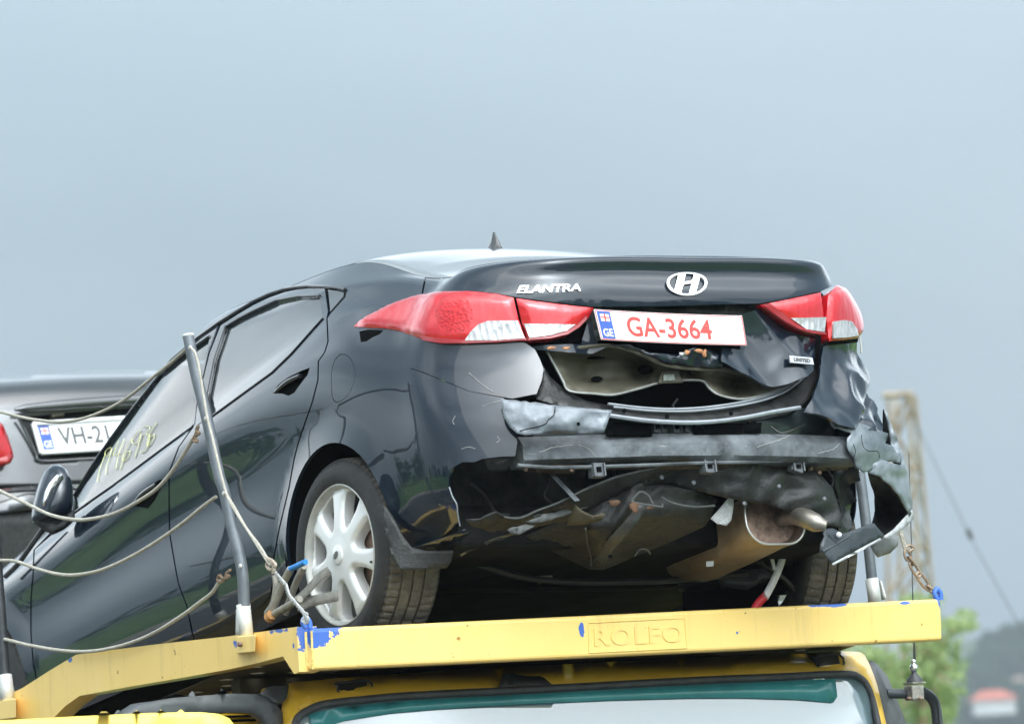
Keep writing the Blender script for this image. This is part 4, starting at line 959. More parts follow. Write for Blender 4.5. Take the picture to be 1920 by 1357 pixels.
# ------------------------------------------------------------------ torn right corner
def crR(p):
    q = Vector(p); a = noise.noise(Vector((p[0]*4+p[1]*3, p[1]*2-p[2]*2, p[2]*5.5)))
    crease = .035*math.exp(-(((p[2]-.70)-(p[0]-.80)*.9)/.022)**2)
    k = max(0, min(1, (.865-p[0])/.09))
    return (-.055*abs(a)-.006*abs(noise.noise(q*13))-crease)*k+.004
RQ = [(1549,645),(1580,642),(1606,639),(1618,665),(1634,700),(1643,722),(1652,745),(1657,762),(1664,790),(1662,812),(1645,806),(1625,802),(1600,800),(1570,795),(1552,782),(1530,775),(1508,772),(1520,752),(1535,722),(1543,690),(1547,662)]
panel('rear_quarter', RQ, PAINT, step=.012, disp=crR, rim=.008, label='crumpled right rear quarter')
LIGHTP = mat('scuffed_light_paint', (.12, .145, .165), .5, .3, coat=.5, coat_ior=1.6, coat_rough=.2, var=.8, vscale=7, vcol=(.30, .335, .36), rvar=.2, bump=.12, bscale=14)
sheet('bumper_shard', [(1556,788,-.86),(1575,782,-.86),(1600,790,-.85),(1630,800,-.82),(1648,808,-.80),(1664,812,-.78),(1660,830,-.78),(1672,838,-.77),(1690,858,-.75),(1688,868,-.75),(1668,864,-.76),(1650,868,-.78),(1632,882,-.80),(1618,884,-.82),(1605,872,-.84),(1596,852,-.86),(1585,836,-.87),(1588,822,-.87),(1597,812,-.87),(1575,806,-.87),(1560,800,-.87)], LIGHTP, CARO, ctrl=[(1625,840,-.85)], step=5, disp=cr(.014, 34, 26, 2), rough=1.0, seed=2, solid=.004)
# outer skin of the right bumper, edge on, ending in a torn lower lip
sheet('bumper_side_skin', [(1657,765,-.70),(1668,785,-.70),(1680,815,-.70),(1693,850,-.68),(1702,890,-.66),(1708,930,-.64),(1710,955,-.62),(1706,965,-.66),(1690,938,-.70),(1672,912,-.74),(1650,893,-.78),(1628,886,-.80),(1630,872,-.80),(1650,862,-.79),(1668,866,-.77),(1690,872,-.72),(1692,860,-.70),(1680,846,-.70),(1672,838,-.69),(1668,810,-.69),(1662,790,-.69)], LIGHTP, CARO, ctrl=[(1690,905,-.70)], step=5, disp=cr(.014, 20, 20, 4), rough=.9, seed=4, solid=.005)
sheet('wheelhouse_tear', [(1656,768,-.62),(1662,780,-.62),(1666,805,-.62),(1672,830,-.60),(1690,850,-.58),(1698,875,-.58),(1685,876,-.60),(1670,862,-.62),(1655,830,-.64)], DARK, CARO, step=8, solid=.004)
sheet('bumper_inner', [(1626,882,-.72),(1650,892,-.68),(1672,912,-.66),(1690,938,-.64),(1706,958,-.62),(1690,990,-.62),(1668,1003,-.60),(1640,1010,-.55),(1634,985,-.50),(1641,955,-.48),(1638,920,-.50),(1631,900,-.55)], mat('bumper_inside_black', (.008,.009,.009), .6, var=.8, vscale=5), CARO, ctrl=[(1665,950,-.45)], step=8, rough=.7, seed=6, solid=.004)
sheet('bumper_lower_lip', [(1710,955,-.64),(1712,972,-.63),(1700,985,-.66),(1680,1000,-.69),(1662,1010,-.71),(1655,1006,-.71),(1675,992,-.69),(1692,974,-.67)], mat('pale_torn_lip', (.28,.29,.29), .5, var=.6, vscale=20), CARO, step=6, solid=.005)
FLAPM = mat('dark_slate_plastic', (.020, .027, .034), .45, var=.8, vscale=15, vcol=(.05,.058,.065))
fl = sheet('hanging_bumper_flap', [(1538,1020,-.80),(1545,1005,-.80),(1538,992,-.80),(1560,990,-.79),(1580,1000,-.78),(1610,990,-.77),(1625,984,-.76),(1637,980,-.75),(1645,990,-.74),(1658,1004,-.72),(1640,1014,-.74),(1605,1032,-.77),(1575,1047,-.79),(1558,1058,-.80),(1553,1048,-.80),(1546,1042,-.80),(1545,1034,-.80),(1537,1036,-.80)], FLAPM, CARO, step=8, solid=.006)
for pts in ([(1552,1002),(1570,1022),(1590,1040)], [(1542,1034),(1570,1018),(1590,1006),(1600,1000)], [(1575,1044),(1592,1034)], [(1592,1010),(1612,1028)]):
    tube('flap_rib', [cY(u, v, -.805+.0006*(u-1540)) for u, v in pts], .006, FLAPM, fl, seg=6, n=3)
sheet('flap_edge', [(1560,1056,-.815),(1605,1032,-.785),(1650,1008,-.75),(1652,1012,-.75),(1606,1037,-.785),(1562,1060,-.815)], mat('pale_torn_lip'), fl, step=6, solid=.003)
v_, f_ = tube_data([cY(1573,1002,-.81), cY(1573,1002,-.80)], .009, 10); obj('flap_clip', v_, f_, WHITEINK, fl)
sheet('torn_liner', [(1560,885,-.66),(1590,880,-.66),(1608,872,-.66),(1612,900,-.62),(1596,905,-.60),(1592,915,-.58),(1602,930,-.56),(1608,940,-.56),(1598,943,-.54),(1592,955,-.50),(1597,985,-.50),(1585,1005,-.60),(1572,995,-.62),(1576,960,-.62),(1568,915,-.64)], BLK, CARO, step=9, disp=cr(.02, 20, 20, 3), rough=1.0, seed=11, solid=.004)
sheet('right_mud_flap', [(1632,1022,-.45),(1650,1010,-.46),(1672,1000,-.46),(1684,1005,-.45),(1682,1022,-.44),(1668,1036,-.43),(1645,1044,-.43),(1640,1036,-.44)], mat('pale_worn_plastic', (.16,.165,.17), .45, var=.8, vscale=14), CARO, step=8, solid=.008)
panel('lamp_gap_shadow', [(1546,637),(1580,635),(1609,632),(1607,642),(1580,645),(1548,648)], DARK, CARO, off=.002, step=.012, rim=.002)  # dark strip laid on as the shadow under the right lamp
# cable hanging from the right lamp
tube('lamp_cable', [cY(*p) for p in [(1604,618,-.62),(1611,628,-.62),(1614,645,-.62),(1615,662,-.62)]], .003, mat('cable_sheath', (.45,.44,.40), .6), CARO, seg=6)
# wheel-well backing on the right
sheet('right_wheelhouse', [(1440,870,-.42),(1560,865,-.42),(1600,870,-.42),(1604,890,-.40),(1590,910,-.38),(1588,960,-.36),(1500,1010,-.34),(1440,1000,-.36)], DARK, CARO, step=20, solid=.004)

# ------------------------------------------------------------------ loose wires, bolts, crack lines and foam in the wreck
sheet('inner_wheelhouse', [(1280,1070,.10),(1450,1060,.10),(1460,1150,.10),(1280,1150,.10)], DARK, CARO, step=30)
CBL = mat('black_cable', (.012, .012, .013), .5)
for pts, r in (([(1010,885,-.72),(1030,905,-.70),(1022,930,-.68),(1045,950,-.70)], .004), ([(1445,800,-.86),(1465,812,-.88),(1490,805,-.88),(1510,795,-.86)], .004), ([(1150,880,-.72),(1160,905,-.70),(1190,900,-.72),(1230,885,-.74)], .005),
               ([(880,905,-.58),(905,925,-.56),(930,960,-.54),(955,965,-.55)], .005), ([(1550,880,-.70),(1562,900,-.70),(1556,925,-.69),(1572,940,-.68)], .004), ([(1265,770,-.84),(1262,760,-.82),(1270,748,-.80)], .004),
               ([(1380,1012,-.30),(1420,1050,-.25),(1470,1085,-.22),(1500,1120,-.2)], .010), ([(860,1045,-.20),(1000,1085,-.18),(1200,1090,-.18),(1400,1075,-.18)], .012)):
    tube('loose_cable', [cY(*p) for p in pts], r, CBL, CARO, seg=6)
rb = np.random.default_rng(21)
for u, v, y, m_ in ((1040,876,-.80,RUST),(1071,881,-.81,RUST),(985,880,-.78,RUST),(1520,878,-.78,RUST),(1536,886,-.77,RUST),(1395,944,-.79,BRK),(1300,905,-.80,BRK),(1460,912,-.83,BRK),(1545,935,-.79,BRK),(1240,895,-.80,BRK),(1170,770,-.87,DARK),(1250,781,-.91,DARK),(1370,775,-.89,DARK),(1565,800,-.89,BRK)):
    c_ = cY(u, v, y-.004); V, F = lathe([(0, .0075), (-.004, .0075), (-.0055, .005), (-.0055, 0)], 8, 'y'); obj('body_bolt', [np.array(p)+c_ for p in V], F, m_, CARO)
FOAM = mat('dirty_foam_block', (.30, .28, .23), .95, var=.8, vscale=30, bump=.8, bscale=120)
for q_ in ([(1002,1000,-.16),(1035,998,-.16),(1038,1012,-.16),(1010,1014,-.16)],):
    sheet('paper_scrap', [(u, v+80, y) for u, v, y in q_], FOAM, CARO, step=6, solid=.003)
for pts in ([(1615,815,-.872),(1618,835,-.866),(1628,845,-.862),(1645,846,-.855),(1650,858,-.84)], [(1600,832,-.885),(1604,846,-.88),(1600,858,-.875)]):
    tube('crack', [cY(u, v, y-.004) for u, v, y in pts], .0012, DARK, CARO, seg=4)
# scratches and scuffs on the left bumper corner
for st in ([(905,762),(925,756),(940,752)], [(933,818),(937,826),(931,830)], [(855,780),(850,790),(853,796)], [(880,700),(905,722),(925,735)], [(866,842),(880,838),(892,842)]):
    P = []
    for p in catmull([np.array(p, float) for p in st], 5):
        s_, v_ = hit(*p); P.append(S_eval(s_, v_)[0]+S_norm([s_], [v_])[0]*.0045)
    tube('paint_scratch', P, .0007, SCR, CARO, seg=4, n=0)
# ================================================================== transporter
def chip_paint(name, base, vcol, chips, rough=.42, coat=.25):
    """weathered yellow paint with blue undercoat showing in chips; chips: (centre, radius) in the truck frame"""
    M = mat(name, base, rough, coat=coat, var=1, vscale=2.2, vcol=vcol, rvar=.15, bump=.04, bscale=30); t = M.node_tree; b = t.nodes['Principled BSDF']
    src = b.inputs['Base Color'].links[0].from_socket
    tc_ = t.nodes.new('ShaderNodeTexCoord'); nz_ = t.nodes.new('ShaderNodeTexNoise'); nz_.inputs['Scale'].default_value = 22; nz_.inputs['Detail'].default_value = 5; nz_.inputs['Roughness'].default_value = .6
    t.links.new(tc_.outputs['Object'], nz_.inputs['Vector'])
    last = None
    for c, r in chips:
        sb = t.nodes.new('ShaderNodeVectorMath'); sb.operation = 'SUBTRACT'; sb.inputs[1].default_value = tuple(c); t.links.new(tc_.outputs['Object'], sb.inputs[0])
        sc = t.nodes.new('ShaderNodeVectorMath'); sc.operation = 'DIVIDE'; sc.inputs[1].default_value = tuple(r); t.links.new(sb.outputs[0], sc.inputs[0])
        ln = t.nodes.new('ShaderNodeVectorMath'); ln.operation = 'LENGTH'; t.links.new(sc.outputs[0], ln.inputs[0])
        if last is None: last = ln.outputs['Value']
        else:
            mn = t.nodes.new('ShaderNodeMath'); mn.operation = 'MINIMUM'; t.links.new(last, mn.inputs[0]); t.links.new(ln.outputs['Value'], mn.inputs[1]); last = mn.outputs[0]
    ad = t.nodes.new('ShaderNodeMath'); ad.operation = 'MULTIPLY_ADD'; t.links.new(nz_.outputs['Fac'], ad.inputs[0]); ad.inputs[1].default_value = 2.6; t.links.new(last, ad.inputs[2])
    rp_ = t.nodes.new('ShaderNodeMath'); rp_.operation = 'LESS_THAN'; rp_.inputs[1].default_value = 2.15; t.links.new(ad.outputs[0], rp_.inputs[0])
    # scattered pin-point chips
    vz = t.nodes.new('ShaderNodeTexNoise'); vz.inputs['Scale'].default_value = 34; vz.inputs['Detail'].default_value = 2; t.links.new(tc_.outputs['Object'], vz.inputs['Vector'])
    gt = t.nodes.new('ShaderNodeMath'); gt.operation = 'GREATER_THAN'; gt.inputs[1].default_value = .745; t.links.new(vz.outputs['Fac'], gt.inputs[0])
    m1 = t.nodes.new('ShaderNodeMixRGB'); m1.inputs[2].default_value = (.42, .22, .05, 1); t.links.new(gt.outputs[0], m1.inputs[0]); t.links.new(src, m1.inputs[1])
    m2 = t.nodes.new('ShaderNodeMixRGB'); m2.inputs[2].default_value = (.045, .13, .46, 1); t.links.new(rp_.outputs[0], m2.inputs[0]); t.links.new(m1.outputs[0], m2.inputs[1])
    gm = t.nodes.new('ShaderNodeMapping'); gm.inputs['Scale'].default_value = (26, 26, 2.2); t.links.new(tc_.outputs['Object'], gm.inputs[0])
    gn = t.nodes.new('ShaderNodeTexNoise'); gn.inputs['Scale'].default_value = 1; gn.inputs['Detail'].default_value = 7; gn.inputs['Roughness'].default_value = .7; t.links.new(gm.outputs[0], gn.inputs['Vector'])
    gr = t.nodes.new('ShaderNodeMapRange'); gr.inputs[1].default_value = .55; gr.inputs[2].default_value = .80; gr.inputs[3].default_value = 0; gr.inputs[4].default_value = .42; t.links.new(gn.outputs['Fac'], gr.inputs[0])
    m3 = t.nodes.new('ShaderNodeMixRGB'); m3.inputs[2].default_value = (.30, .19, .075, 1); t.links.new(gr.outputs[0], m3.inputs[0]); t.links.new(m2.outputs[0], m3.inputs[1])
    hm = t.nodes.new('ShaderNodeMapping'); hm.inputs['Scale'].default_value = (2.4, 2.4, 55); hm.inputs['Rotation'].default_value = (0, .05, 0); t.links.new(tc_.outputs['Object'], hm.inputs[0])
    hn = t.nodes.new('ShaderNodeTexNoise'); hn.inputs['Scale'].default_value = 1.3; hn.inputs['Detail'].default_value = 8; hn.inputs['Roughness'].default_value = .75; hn.inputs['Distortion'].default_value = .5; t.links.new(hm.outputs[0], hn.inputs['Vector'])
    hr = t.nodes.new('ShaderNodeMapRange'); hr.inputs[1].default_value = .66; hr.inputs[2].default_value = .70; hr.inputs[3].default_value = 0; hr.inputs[4].default_value = .55; t.links.new(hn.outputs['Fac'], hr.inputs[0])
    m4 = t.nodes.new('ShaderNodeMixRGB'); m4.inputs[2].default_value = (.55, .36, .08, 1); t.links.new(hr.outputs[0], m4.inputs[0]); t.links.new(m3.outputs[0], m4.inputs[1])
    t.links.new(m4.outputs[0], b.inputs['Base Color'])
    return M
TR = thing('car_transporter', 'yellow car transporter cab with its upper loading deck and chipped front beam', 'truck', TRK)
YB = -.4; XR = -1.245
tl, tr_, br, bl = kY(583,1178,YB), kY(1765,1122,YB), kY(1768,1200,YB), kY(583,1256,YB)
def bk(u, v): return kY(u, v, YB)
YEL = chip_paint('faded_yellow_paint', (.88, .60, .17), (.89, .635, .22), [
    (bk(600,1186), (.075, .08, .035)), (bk(578,1190), (.03, .08, .05)), (bk(1091,1178), (.011, .05, .030)), (bk(1555,1133), (.07, .06, .007)), (bk(1768,1125), (.03, .08, .035)),
    (bk(1382,1186), (.006, .02, .006)), (bk(1700,1130), (.03, .05, .006)), (kX(462,1205,XR), (.06, .035, .035)), (kX(545,1182,XR), (.06, .07, .010)), (kX(150,1236,XR), (.06, .03, .008)), (kX(0,1320,XR), (.05, .05, .03))])
CABY = chip_paint('deep_yellow_cab_paint', (.72, .43, .03), (.76, .47, .05), [((0, 0, -50), (.1, .1, .1))], rough=.3, coat=.5)
D = np.array([0, .13, 0])
beam_o = hexa('front_beam', [bl, br, br+D, bl+D, tl, tr_, tr_+D, tl+D], YEL, TR, bevel=.012)
# raised maker's panel
fr = [(1103,1167),(1284,1158),(1288,1214),(1105,1223)]
for a, b in ((0, 1), (1, 2), (2, 3), (3, 0)):
    tube('panel_frame', [kY(*fr[a], YB-.001), kY(*fr[b], YB-.0)], .0026, YEL, beam_o, seg=8, n=4)
g, f, _ = glyphs('ROLFO', spacing=1.1); q = [(1113,1178),(1279,1170),(1281,1203),(1115,1211)]
obj('raised_lettering', [kY(*bil(q, x, y), YB-.001) for x, y in g], f, YEL, beam_o, smooth=False, solid=.0042)
WELD = mat('painted_weld', (.70, .47, .14), .5, var=.6, vscale=60, bump=.8, bscale=160)
tube('weld_seam', [kY(584+.3*k, 1182+9*k, YB-.001) for k in range(9)], .0035, WELD, beam_o, seg=6, n=3)
tube('weld_seam', [kX(573+.4*k, 1184+9*k, XR-.036) for k in range(8)], .004, WELD, TR, seg=6, n=3)
# left side rail, cranked downwards
rl = [(575,1174),(443,1192),(300,1208),(160,1226),(110,1256),(60,1288),(18,1308),(-70,1335),(-70,1440),(60,1400),(117,1345),(140,1322),(167,1303),(260,1286),(367,1268),(450,1253),(500,1242),(549,1229),(556,1240),(570,1262),(580,1258)]
rail_o = sheet('side_rail', [(u, v, XR) for u, v in rl], YEL, TR, proj=kX, step=30, dens=30, solid=.07, smooth=False)
# right side rail
def kc(p): return KR @ (MCW @ np.array(p)+ORG-KO)      # car frame -> truck frame
v_, f_ = box_data((1.12, 2.8, -.02), (.07, 3.7, .12)); obj('side_rail', [kc(p) for p in v_], f_, YEL, TR, smooth=False, bevel=.01)
# perforated wheel tracks
DECK = mat('dirty_deck_steel', (.045, .036, .020), .7, .3, var=1.2, vscale=5, vcol=(.10, .085, .05))
def track(x0, x1, y0, y1):
    O = densify([(x0, y0), (x1, y0), (x1, y1), (x0, y1)], .5); hs = []; r = 0
    for y in np.arange(y0+.10, min(y1, 1.7), .105):
        for x in np.arange(x0+.07+(.06 if r % 2 else 0), x1-.05, .135):
            hs.append([(x+.028*math.cos(t), y+.013*math.sin(t)) for t in np.linspace(0, 2*math.pi, 9)[:-1]])
        r += 1
    V, F = cdt(O, hs, .4)
    obj('wheel_track', [kc((x, y, -.008)) for x, y in V], F, DECK, TR, smooth=False, solid=.005)
track(-1.20, -.52, -.34, 4.6); track(.52, 1.10, -.34, 4.6)
for y in (.35, 1.2, 2.1): 
    v_, f_ = box_data((-.02, y, -.055), (2.2, .06, .07)); obj('deck_crossmember', [kc(p) for p in v_], f_, DECK, TR, smooth=False)
v_, f_ = box_data((0, 2.1, -.012), (1.05, 4.8, .008)); obj('deck_centre_plate', [kc(p) for p in v_], f_, DECK, TR, smooth=False)
# stanchions
PIPE = mat('grey_steel_pipe', (.10, .115, .13), .45, .35, var=.5, vscale=14, vcol=(.17, .185, .20), rvar=.15)
GALV = mat('pale_galvanised_sleeve', (.55, .55, .52), .5, .3, var=.3, vscale=18)
BOLT = mat('bright_bolt', (.70, .68, .62), .35, .7)
XP = -1.30
pole = [(353,630),(367,700),(388,785),(410,888),(421,922),(431,972),(453,1062),(458,1135)]
po = tube('stanchion', [kX(u, v, XP) for u, v in pole], .0185, PIPE, TR, seg=16, n=6, label='tall bent grey pipe standing at the beam corner')
V, F = tube_data([kX(u, v, XP) for u, v in [(352.5,627),(353.2,632)]], .0192, 16); obj('pole_cap', V, F, GALV, po)
V, F = tube_data([kX(u, v, XP) for u, v in [(456,1133),(459,1160),(462,1192)]], .0225, 14); obj('pole_sleeve', V, F, GALV, TR)
sheet('sleeve_gusset', [(444,1142,XP),(452,1140,XP),(456,1190,XP),(443,1190,XP)], GALV, TR, proj=kX, step=12, solid=.006)
for u, v in ((358,652), (387,785), (421,925), (452,1061)):
    c = kX(u, v, XP-.018); V, F = lathe([(0, .003), (.0, .008), (-.004, .0085), (-.007, .005), (-.006, 0)], 12); obj('pole_bolt', [np.array(p)+c for p in V], F, BOLT, po)
c = kX(461,1207,XR-.045); hexa('stanchion_socket', [kX(u, v, x) for x in (XR-.08,) for u, v in [(444,1225),(478,1222),(478,1222),(444,1225)]][:2]+[kX(u, v, XR-.036) for u, v in [(478,1222),(444,1225)]]+[kX(444,1192,XR-.08), kX(480,1189,XR-.08), kX(480,1189,XR-.036), kX(444,1192,XR-.036)], YEL, TR, bevel=.004)
V, F = lathe([(0, .009), (-.01, .009), (-.01, 0)], 6); obj('socket_bolt', [np.array(p)+kX(452,1207,XR-.082) for p in V], F, RUST, TR)
po2 = tube('stanchion', [kX(u, v, XP) for u, v in [(-14,900),(-6,1050),(2,1160),(9,1268)]], .019, mat('black_steel_pipe', (.035, .038, .042), .45, .4, var=.6, vscale=14), TR, seg=14, label='dark pipe at the left edge of the picture')
V, F = tube_data([kX(u, v, XP) for u, v in [(9,1265),(12,1290),(14,1315)]], .025, 14); obj('pole_sleeve', V, F, GALV, TR)
hexa('stanchion_socket', [kX(-20,1352,XR-.08), kX(30,1345,XR-.08), kX(30,1345,XR-.036), kX(-20,1352,XR-.036), kX(-20,1315,XR-.08), kX(30,1308,XR-.08), kX(30,1308,XR-.036), kX(-20,1315,XR-.036)], YEL, TR, bevel=.004)
XQ = 1.16
po3 = tube('stanchion', [kX(u, v, XQ) for u, v in [(1612,885),(1619,940),(1626,1000),(1635,1088)]], .0185, PIPE, TR, seg=16, label='grey pipe standing behind the torn right bumper')
V, F = tube_data([kX(u, v, XQ) for u, v in [(1634,1085),(1638,1110),(1641,1135)]], .0225, 14); obj('pole_sleeve', V, F, GALV, TR)
sheet('sleeve_gusset', [(1649,1088,XQ),(1652,1088,XQ),(1662,1124,XQ),(1654,1124,XQ)], GALV, TR, proj=kX, step=12, solid=.006)
# hook eyes on the beam ends
for pts in ([(572,1176),(568,1165),(573,1158),(580,1166),(581,1178)], [(1757,1124),(1752,1112),(1757,1104),(1763,1112),(1764,1124)]):
    tube('hook_eye', [kY(u, v, YB+.03) for u, v in pts], .009, mat('blue_undercoat', (.05, .14, .46), .5, var=.4, vscale=20), TR, seg=8)
# open tube end at the far left
c0 = kX(8,1018,1.2)
tc_o = obj('tube_end', [np.array(p)+c0 for p in lathe([(-.18, .052), (-.03, .064), (0, .068), (.003, .064), (-.02, .060), (-.10, .05), (-.10, 0)], 28, 'z')[0]], lathe([(-.18, .052), (-.03, .064), (0, .068), (.003, .064), (-.02, .060), (-.10, .05), (-.10, 0)], 28, 'z')[1], mat('worn_tube_steel', (.36, .36, .34), .35, .7, var=.6, vscale=20), TR, angle=40)
tube('tube_post', [c0+np.array([0, 0, -.15]), c0+np.array([0, .02, -.6])], .05, PIPE, TR, seg=14, n=2)
# ------------------------------------------------------------------ cab
YC = -.03
def cb(u, v, d=0.0): return (u, v, YC+d)
cab = sheet('cab_roof_edge', [cb(541,1285,.10),(590,1280,YC+.11),(634,1276,YC+.12),(869,1259,YC+.13),(1291,1238,YC+.13),(1500,1229,YC+.13),(1590,1225,YC+.13),(1609,1226,YC+.14),(1618,1231,YC+.14),(1628,1250,YC+.07),(1640,1285,YC+.03),(1662,1375,YC-.05),(1640,1375,YC-.06),(1622,1290,YC-.02),(1610,1266,YC-.02),(1585,1260,YC-.02),(1462,1264,YC-.02),(1300,1272,YC-.02),(1009,1288,YC-.02),(775,1300,YC-.02),(650,1310,YC-.02),(602,1317,YC-.02),(568,1332,YC-.02),(552,1375,YC-.05),(528,1375,YC+.02),(528,1340,YC+.02),(533,1305,YC+.05)], CABY, TR, proj=kY, step=22, dens=16, solid=.02)
v_, f_ = box_data((0, .40, 0), (2.1, .6, .05)); zc_ = kY(1100,1252,YC+.15)[2]
obj('cab_roof', [np.array(p)+np.array([.0, 0, zc_-.045]) for p in v_], f_, CABY, TR, smooth=False, bevel=.02)
SEAL = mat('windscreen_rubber', (.035, .037, .040), .5, var=.6, vscale=20, bump=.2, bscale=60)
tube('windscreen_seal', [kY(u, v, YC+d) for u, v, d in [(548,1400,-.09),(556,1350,-.06),(578,1331,-.05),(610,1319,-.045),(680,1311,-.045),(775,1303,-.045),(1009,1291,-.045),(1300,1275,-.045),(1462,1268,-.045),(1580,1263,-.045),(1612,1270,-.045),(1628,1290,-.05),(1640,1330,-.06),(1655,1400,-.09)]], .0125, SEAL, TR, seg=10, n=6)
WIND = mat('windscreen_glass', (.20, .29, .32), .10, coat=1, coat_ior=3.0, coat_rough=.01)  # lightened base colour fills in for the reflection of bright cloud
ws = sheet('windscreen', [(552,1430,YC-.056),(558,1352,YC-.055),(580,1334,YC-.04),(610,1322,YC-.035),(775,1306,YC-.035),(1009,1294,YC-.035),(1300,1278,YC-.035),(1462,1271,YC-.035),(1580,1266,YC-.035),(1610,1274,YC-.04),(1625,1294,YC-.05),(1640,1340,YC-.055),(1660,1430,YC-.056)], WIND, TR, proj=kY, ctrl=[(1000,1400,YC-.056),(1300,1390,YC-.056)], step=26, dens=20, solid=.006)
sheet('sun_strip', [(580,1338,YC-.050),(640,1325,YC-.046),(775,1312,YC-.046),(1009,1300,YC-.046),(1300,1284,YC-.046),(1480,1276,YC-.046),(1566,1272,YC-.046),(1570,1305,YC-.056),(1562,1317,YC-.056),(1500,1311,YC-.056),(1400,1308,YC-.056),(1300,1308,YC-.056),(1150,1312,YC-.056),(1009,1318,YC-.056),(860,1326,YC-.056),(740,1336,YC-.058),(650,1350,YC-.060),(585,1370,YC-.062)], mat('teal_sun_strip', (.03, .20, .21), .35, coat=.6, coat_rough=.06, var=.5, vscale=6), ws, proj=kY, step=26, dens=20, solid=.001)
MARK = mat('smoked_marker_lens', (.035, .035, .030), .25, coat=.8)
for q4, dd in ([(634,1279),(690,1275),(692,1298),(638,1301)], -.01), ([(1530,1229),(1574,1227),(1579,1250),(1535,1253)], -.01):
    lo = [kY(u, v, YC+.02+dd+.04*(k < 2)) for k, (u, v) in enumerate(q4)]; F_ = [np.array(p)+np.array([0, .05, 0]) for p in lo]
    mo = hexa('marker_lamp', [lo[3], lo[2], F_[2], F_[3], lo[0], lo[1], F_[1], F_[0]], MARK, TR, bevel=.008)
    tube('marker_gasket', [p+np.array([0, -.002, 0]) for p in lo]+[lo[0]+np.array([0, -.002, 0])], .004, SEAL, mo, seg=6, n=3)
sheet('torn_rubber_patch', [(938,1288,YC-.03),(942,1266,YC+.02),(958,1264,YC+.03),(975,1268,YC+.02),(1000,1267,YC+.02),(1020,1271,YC+.01),(1033,1282,YC-.01),(1034,1285,YC-.03)], SEAL, TR, proj=kY, step=8, rough=1.2, seed=9, solid=.012)
sheet('torn_rubber_patch', [(486,1300,YC+.0),(500,1289,YC+.02),(541,1285,YC+.03),(538,1300,YC+.02),(530,1318,YC),(518,1318,YC)], SEAL, TR, proj=kY, step=8, rough=1.0, seed=19, solid=.012)
# right-hand air duct and mirror arm
sheet('air_duct', [(1622,1244,.10),(1634,1250,.12),(1652,1272,.16),(1668,1310,.18),(1682,1345,.18),(1700,1400,.18),(1662,1400,.06),(1652,1345,.06),(1640,1300,.06),(1630,1268,.07)], mat('grey_duct_plastic', (.055, .06, .062), .5, var=.5, vscale=10), TR, proj=kY, step=12, solid=.05)
ARM = mat('black_mirror_arm', (.04, .046, .052), .4, .2, coat=.2)
tube('mirror_arm', [kY(u, v, .10) for u, v in [(1660,1299),(1685,1300),(1706,1300)]], .017, ARM, TR, seg=12)
tube('mirror_arm', [kY(u, v, .10) for u, v in [(1722,1295),(1740,1302),(1752,1318),(1757,1345),(1760,1400)]], .019, ARM, TR, seg=12)
tube('mirror_cable', [kY(u, v, .07) for u, v in [(1730,1288),(1748,1300),(1758,1312),(1762,1335),(1766,1400)]], .005, ARM, TR, seg=6)
CLM = mat('weathered_clamp', (.42, .40, .35), .55, .4, var=.8, vscale=30, vcol=(.16, .15, .13))
clm = box('arm_clamp', kY(1714,1298,.08), (.052, .05, .052), CLM, TR, bevel=.006)
box('clamp_cap', kY(1715,1280,.08), (.058, .055, .006), CLM, clm, bevel=.002)
for u in (1703, 1724):
    V, F = lathe([(0, .006), (-.012, .006), (-.012, 0)], 8, 'y'); obj('clamp_bolt', [np.array(p)+kY(u,1309,.05) for p in V], F, RUST, clm)
b0 = kY(1715,1279,.08)
an = obj('aerial_base', [np.array(p)+b0 for p in lathe([(0, .028), (.012, .027), (.026, .014), (.034, .009), (.038, .009)], 18, 'z')[0]], lathe([(0, .028), (.012, .027), (.026, .014), (.034, .009), (.038, .009)], 18, 'z')[1], SEAL, TR)
obj('aerial_ball', [np.array(p)+b0 for p in lathe([(.036, .006), (.040, .0125), (.050, .0155), (.060, .0125), (.064, .007), (.068, .009), (.076, .009), (.080, .005)], 16, 'z')[0]], lathe([(.036, .006), (.040, .0125), (.050, .0155), (.060, .0125), (.064, .007), (.068, .009), (.076, .009), (.080, .005)], 16, 'z')[1], CHROME, an)
tube('aerial_whip', [kY(u, v, .08) for u, v in [(1715.5,1252),(1714,1205),(1711,1100),(1708,985),(1704,850)]], [.0065, .0032, .0018, .0016, .0014], mat('aerial_black', (.02, .02, .02), .4), an, seg=6)
# left-hand mirror bracket and sun-visor panel
sheet('mirror_bracket', [(215,1350,-.05),(255,1322,-.02),(330,1308,0),(420,1300,0),(478,1301,0),(505,1312,0),(522,1335,0),(530,1400,0),(505,1400,0),(490,1350,0),(470,1336,0),(420,1335,0),(300,1345,0),(250,1370,0)], mat('grey_duct_plastic'), TR, proj=kY, step=14, solid=.05)
sheet('cab_step_panel', [(300,1345,.10),(420,1337,.10),(472,1338,.10),(490,1352,.10),(500,1400,.10),(300,1400,.10)], CABY, TR, proj=kY, step=20, solid=.01)
for v in (1341, 1349): tube('panel_groove', [kY(u, v+(480-u)*.03, .09) for u in (410, 445, 480)], .004, DARK, TR, seg=5, n=2)
sheet('side_visor', [(-60,1352,-.45),(0,1350,-.45),(150,1342,-.44),(280,1336,-.43),(370,1335,-.42),(405,1338,-.42),(425,1346,-.42),(440,1365,-.42),(445,1420,-.42),(-60,1420,-.45)], mat('bright_yellow_panel', (.80, .53, .09), .35, coat=.4, var=.6, vscale=3), TR, proj=kY, step=26, solid=.03)
sheet('cab_side', [(480,1330,.35),(545,1300,.30),(545,1420,.30),(200,1420,.6),(200,1340,.6),(330,1300,.5)], DARK, TR, proj=kY, step=40, solid=.01)
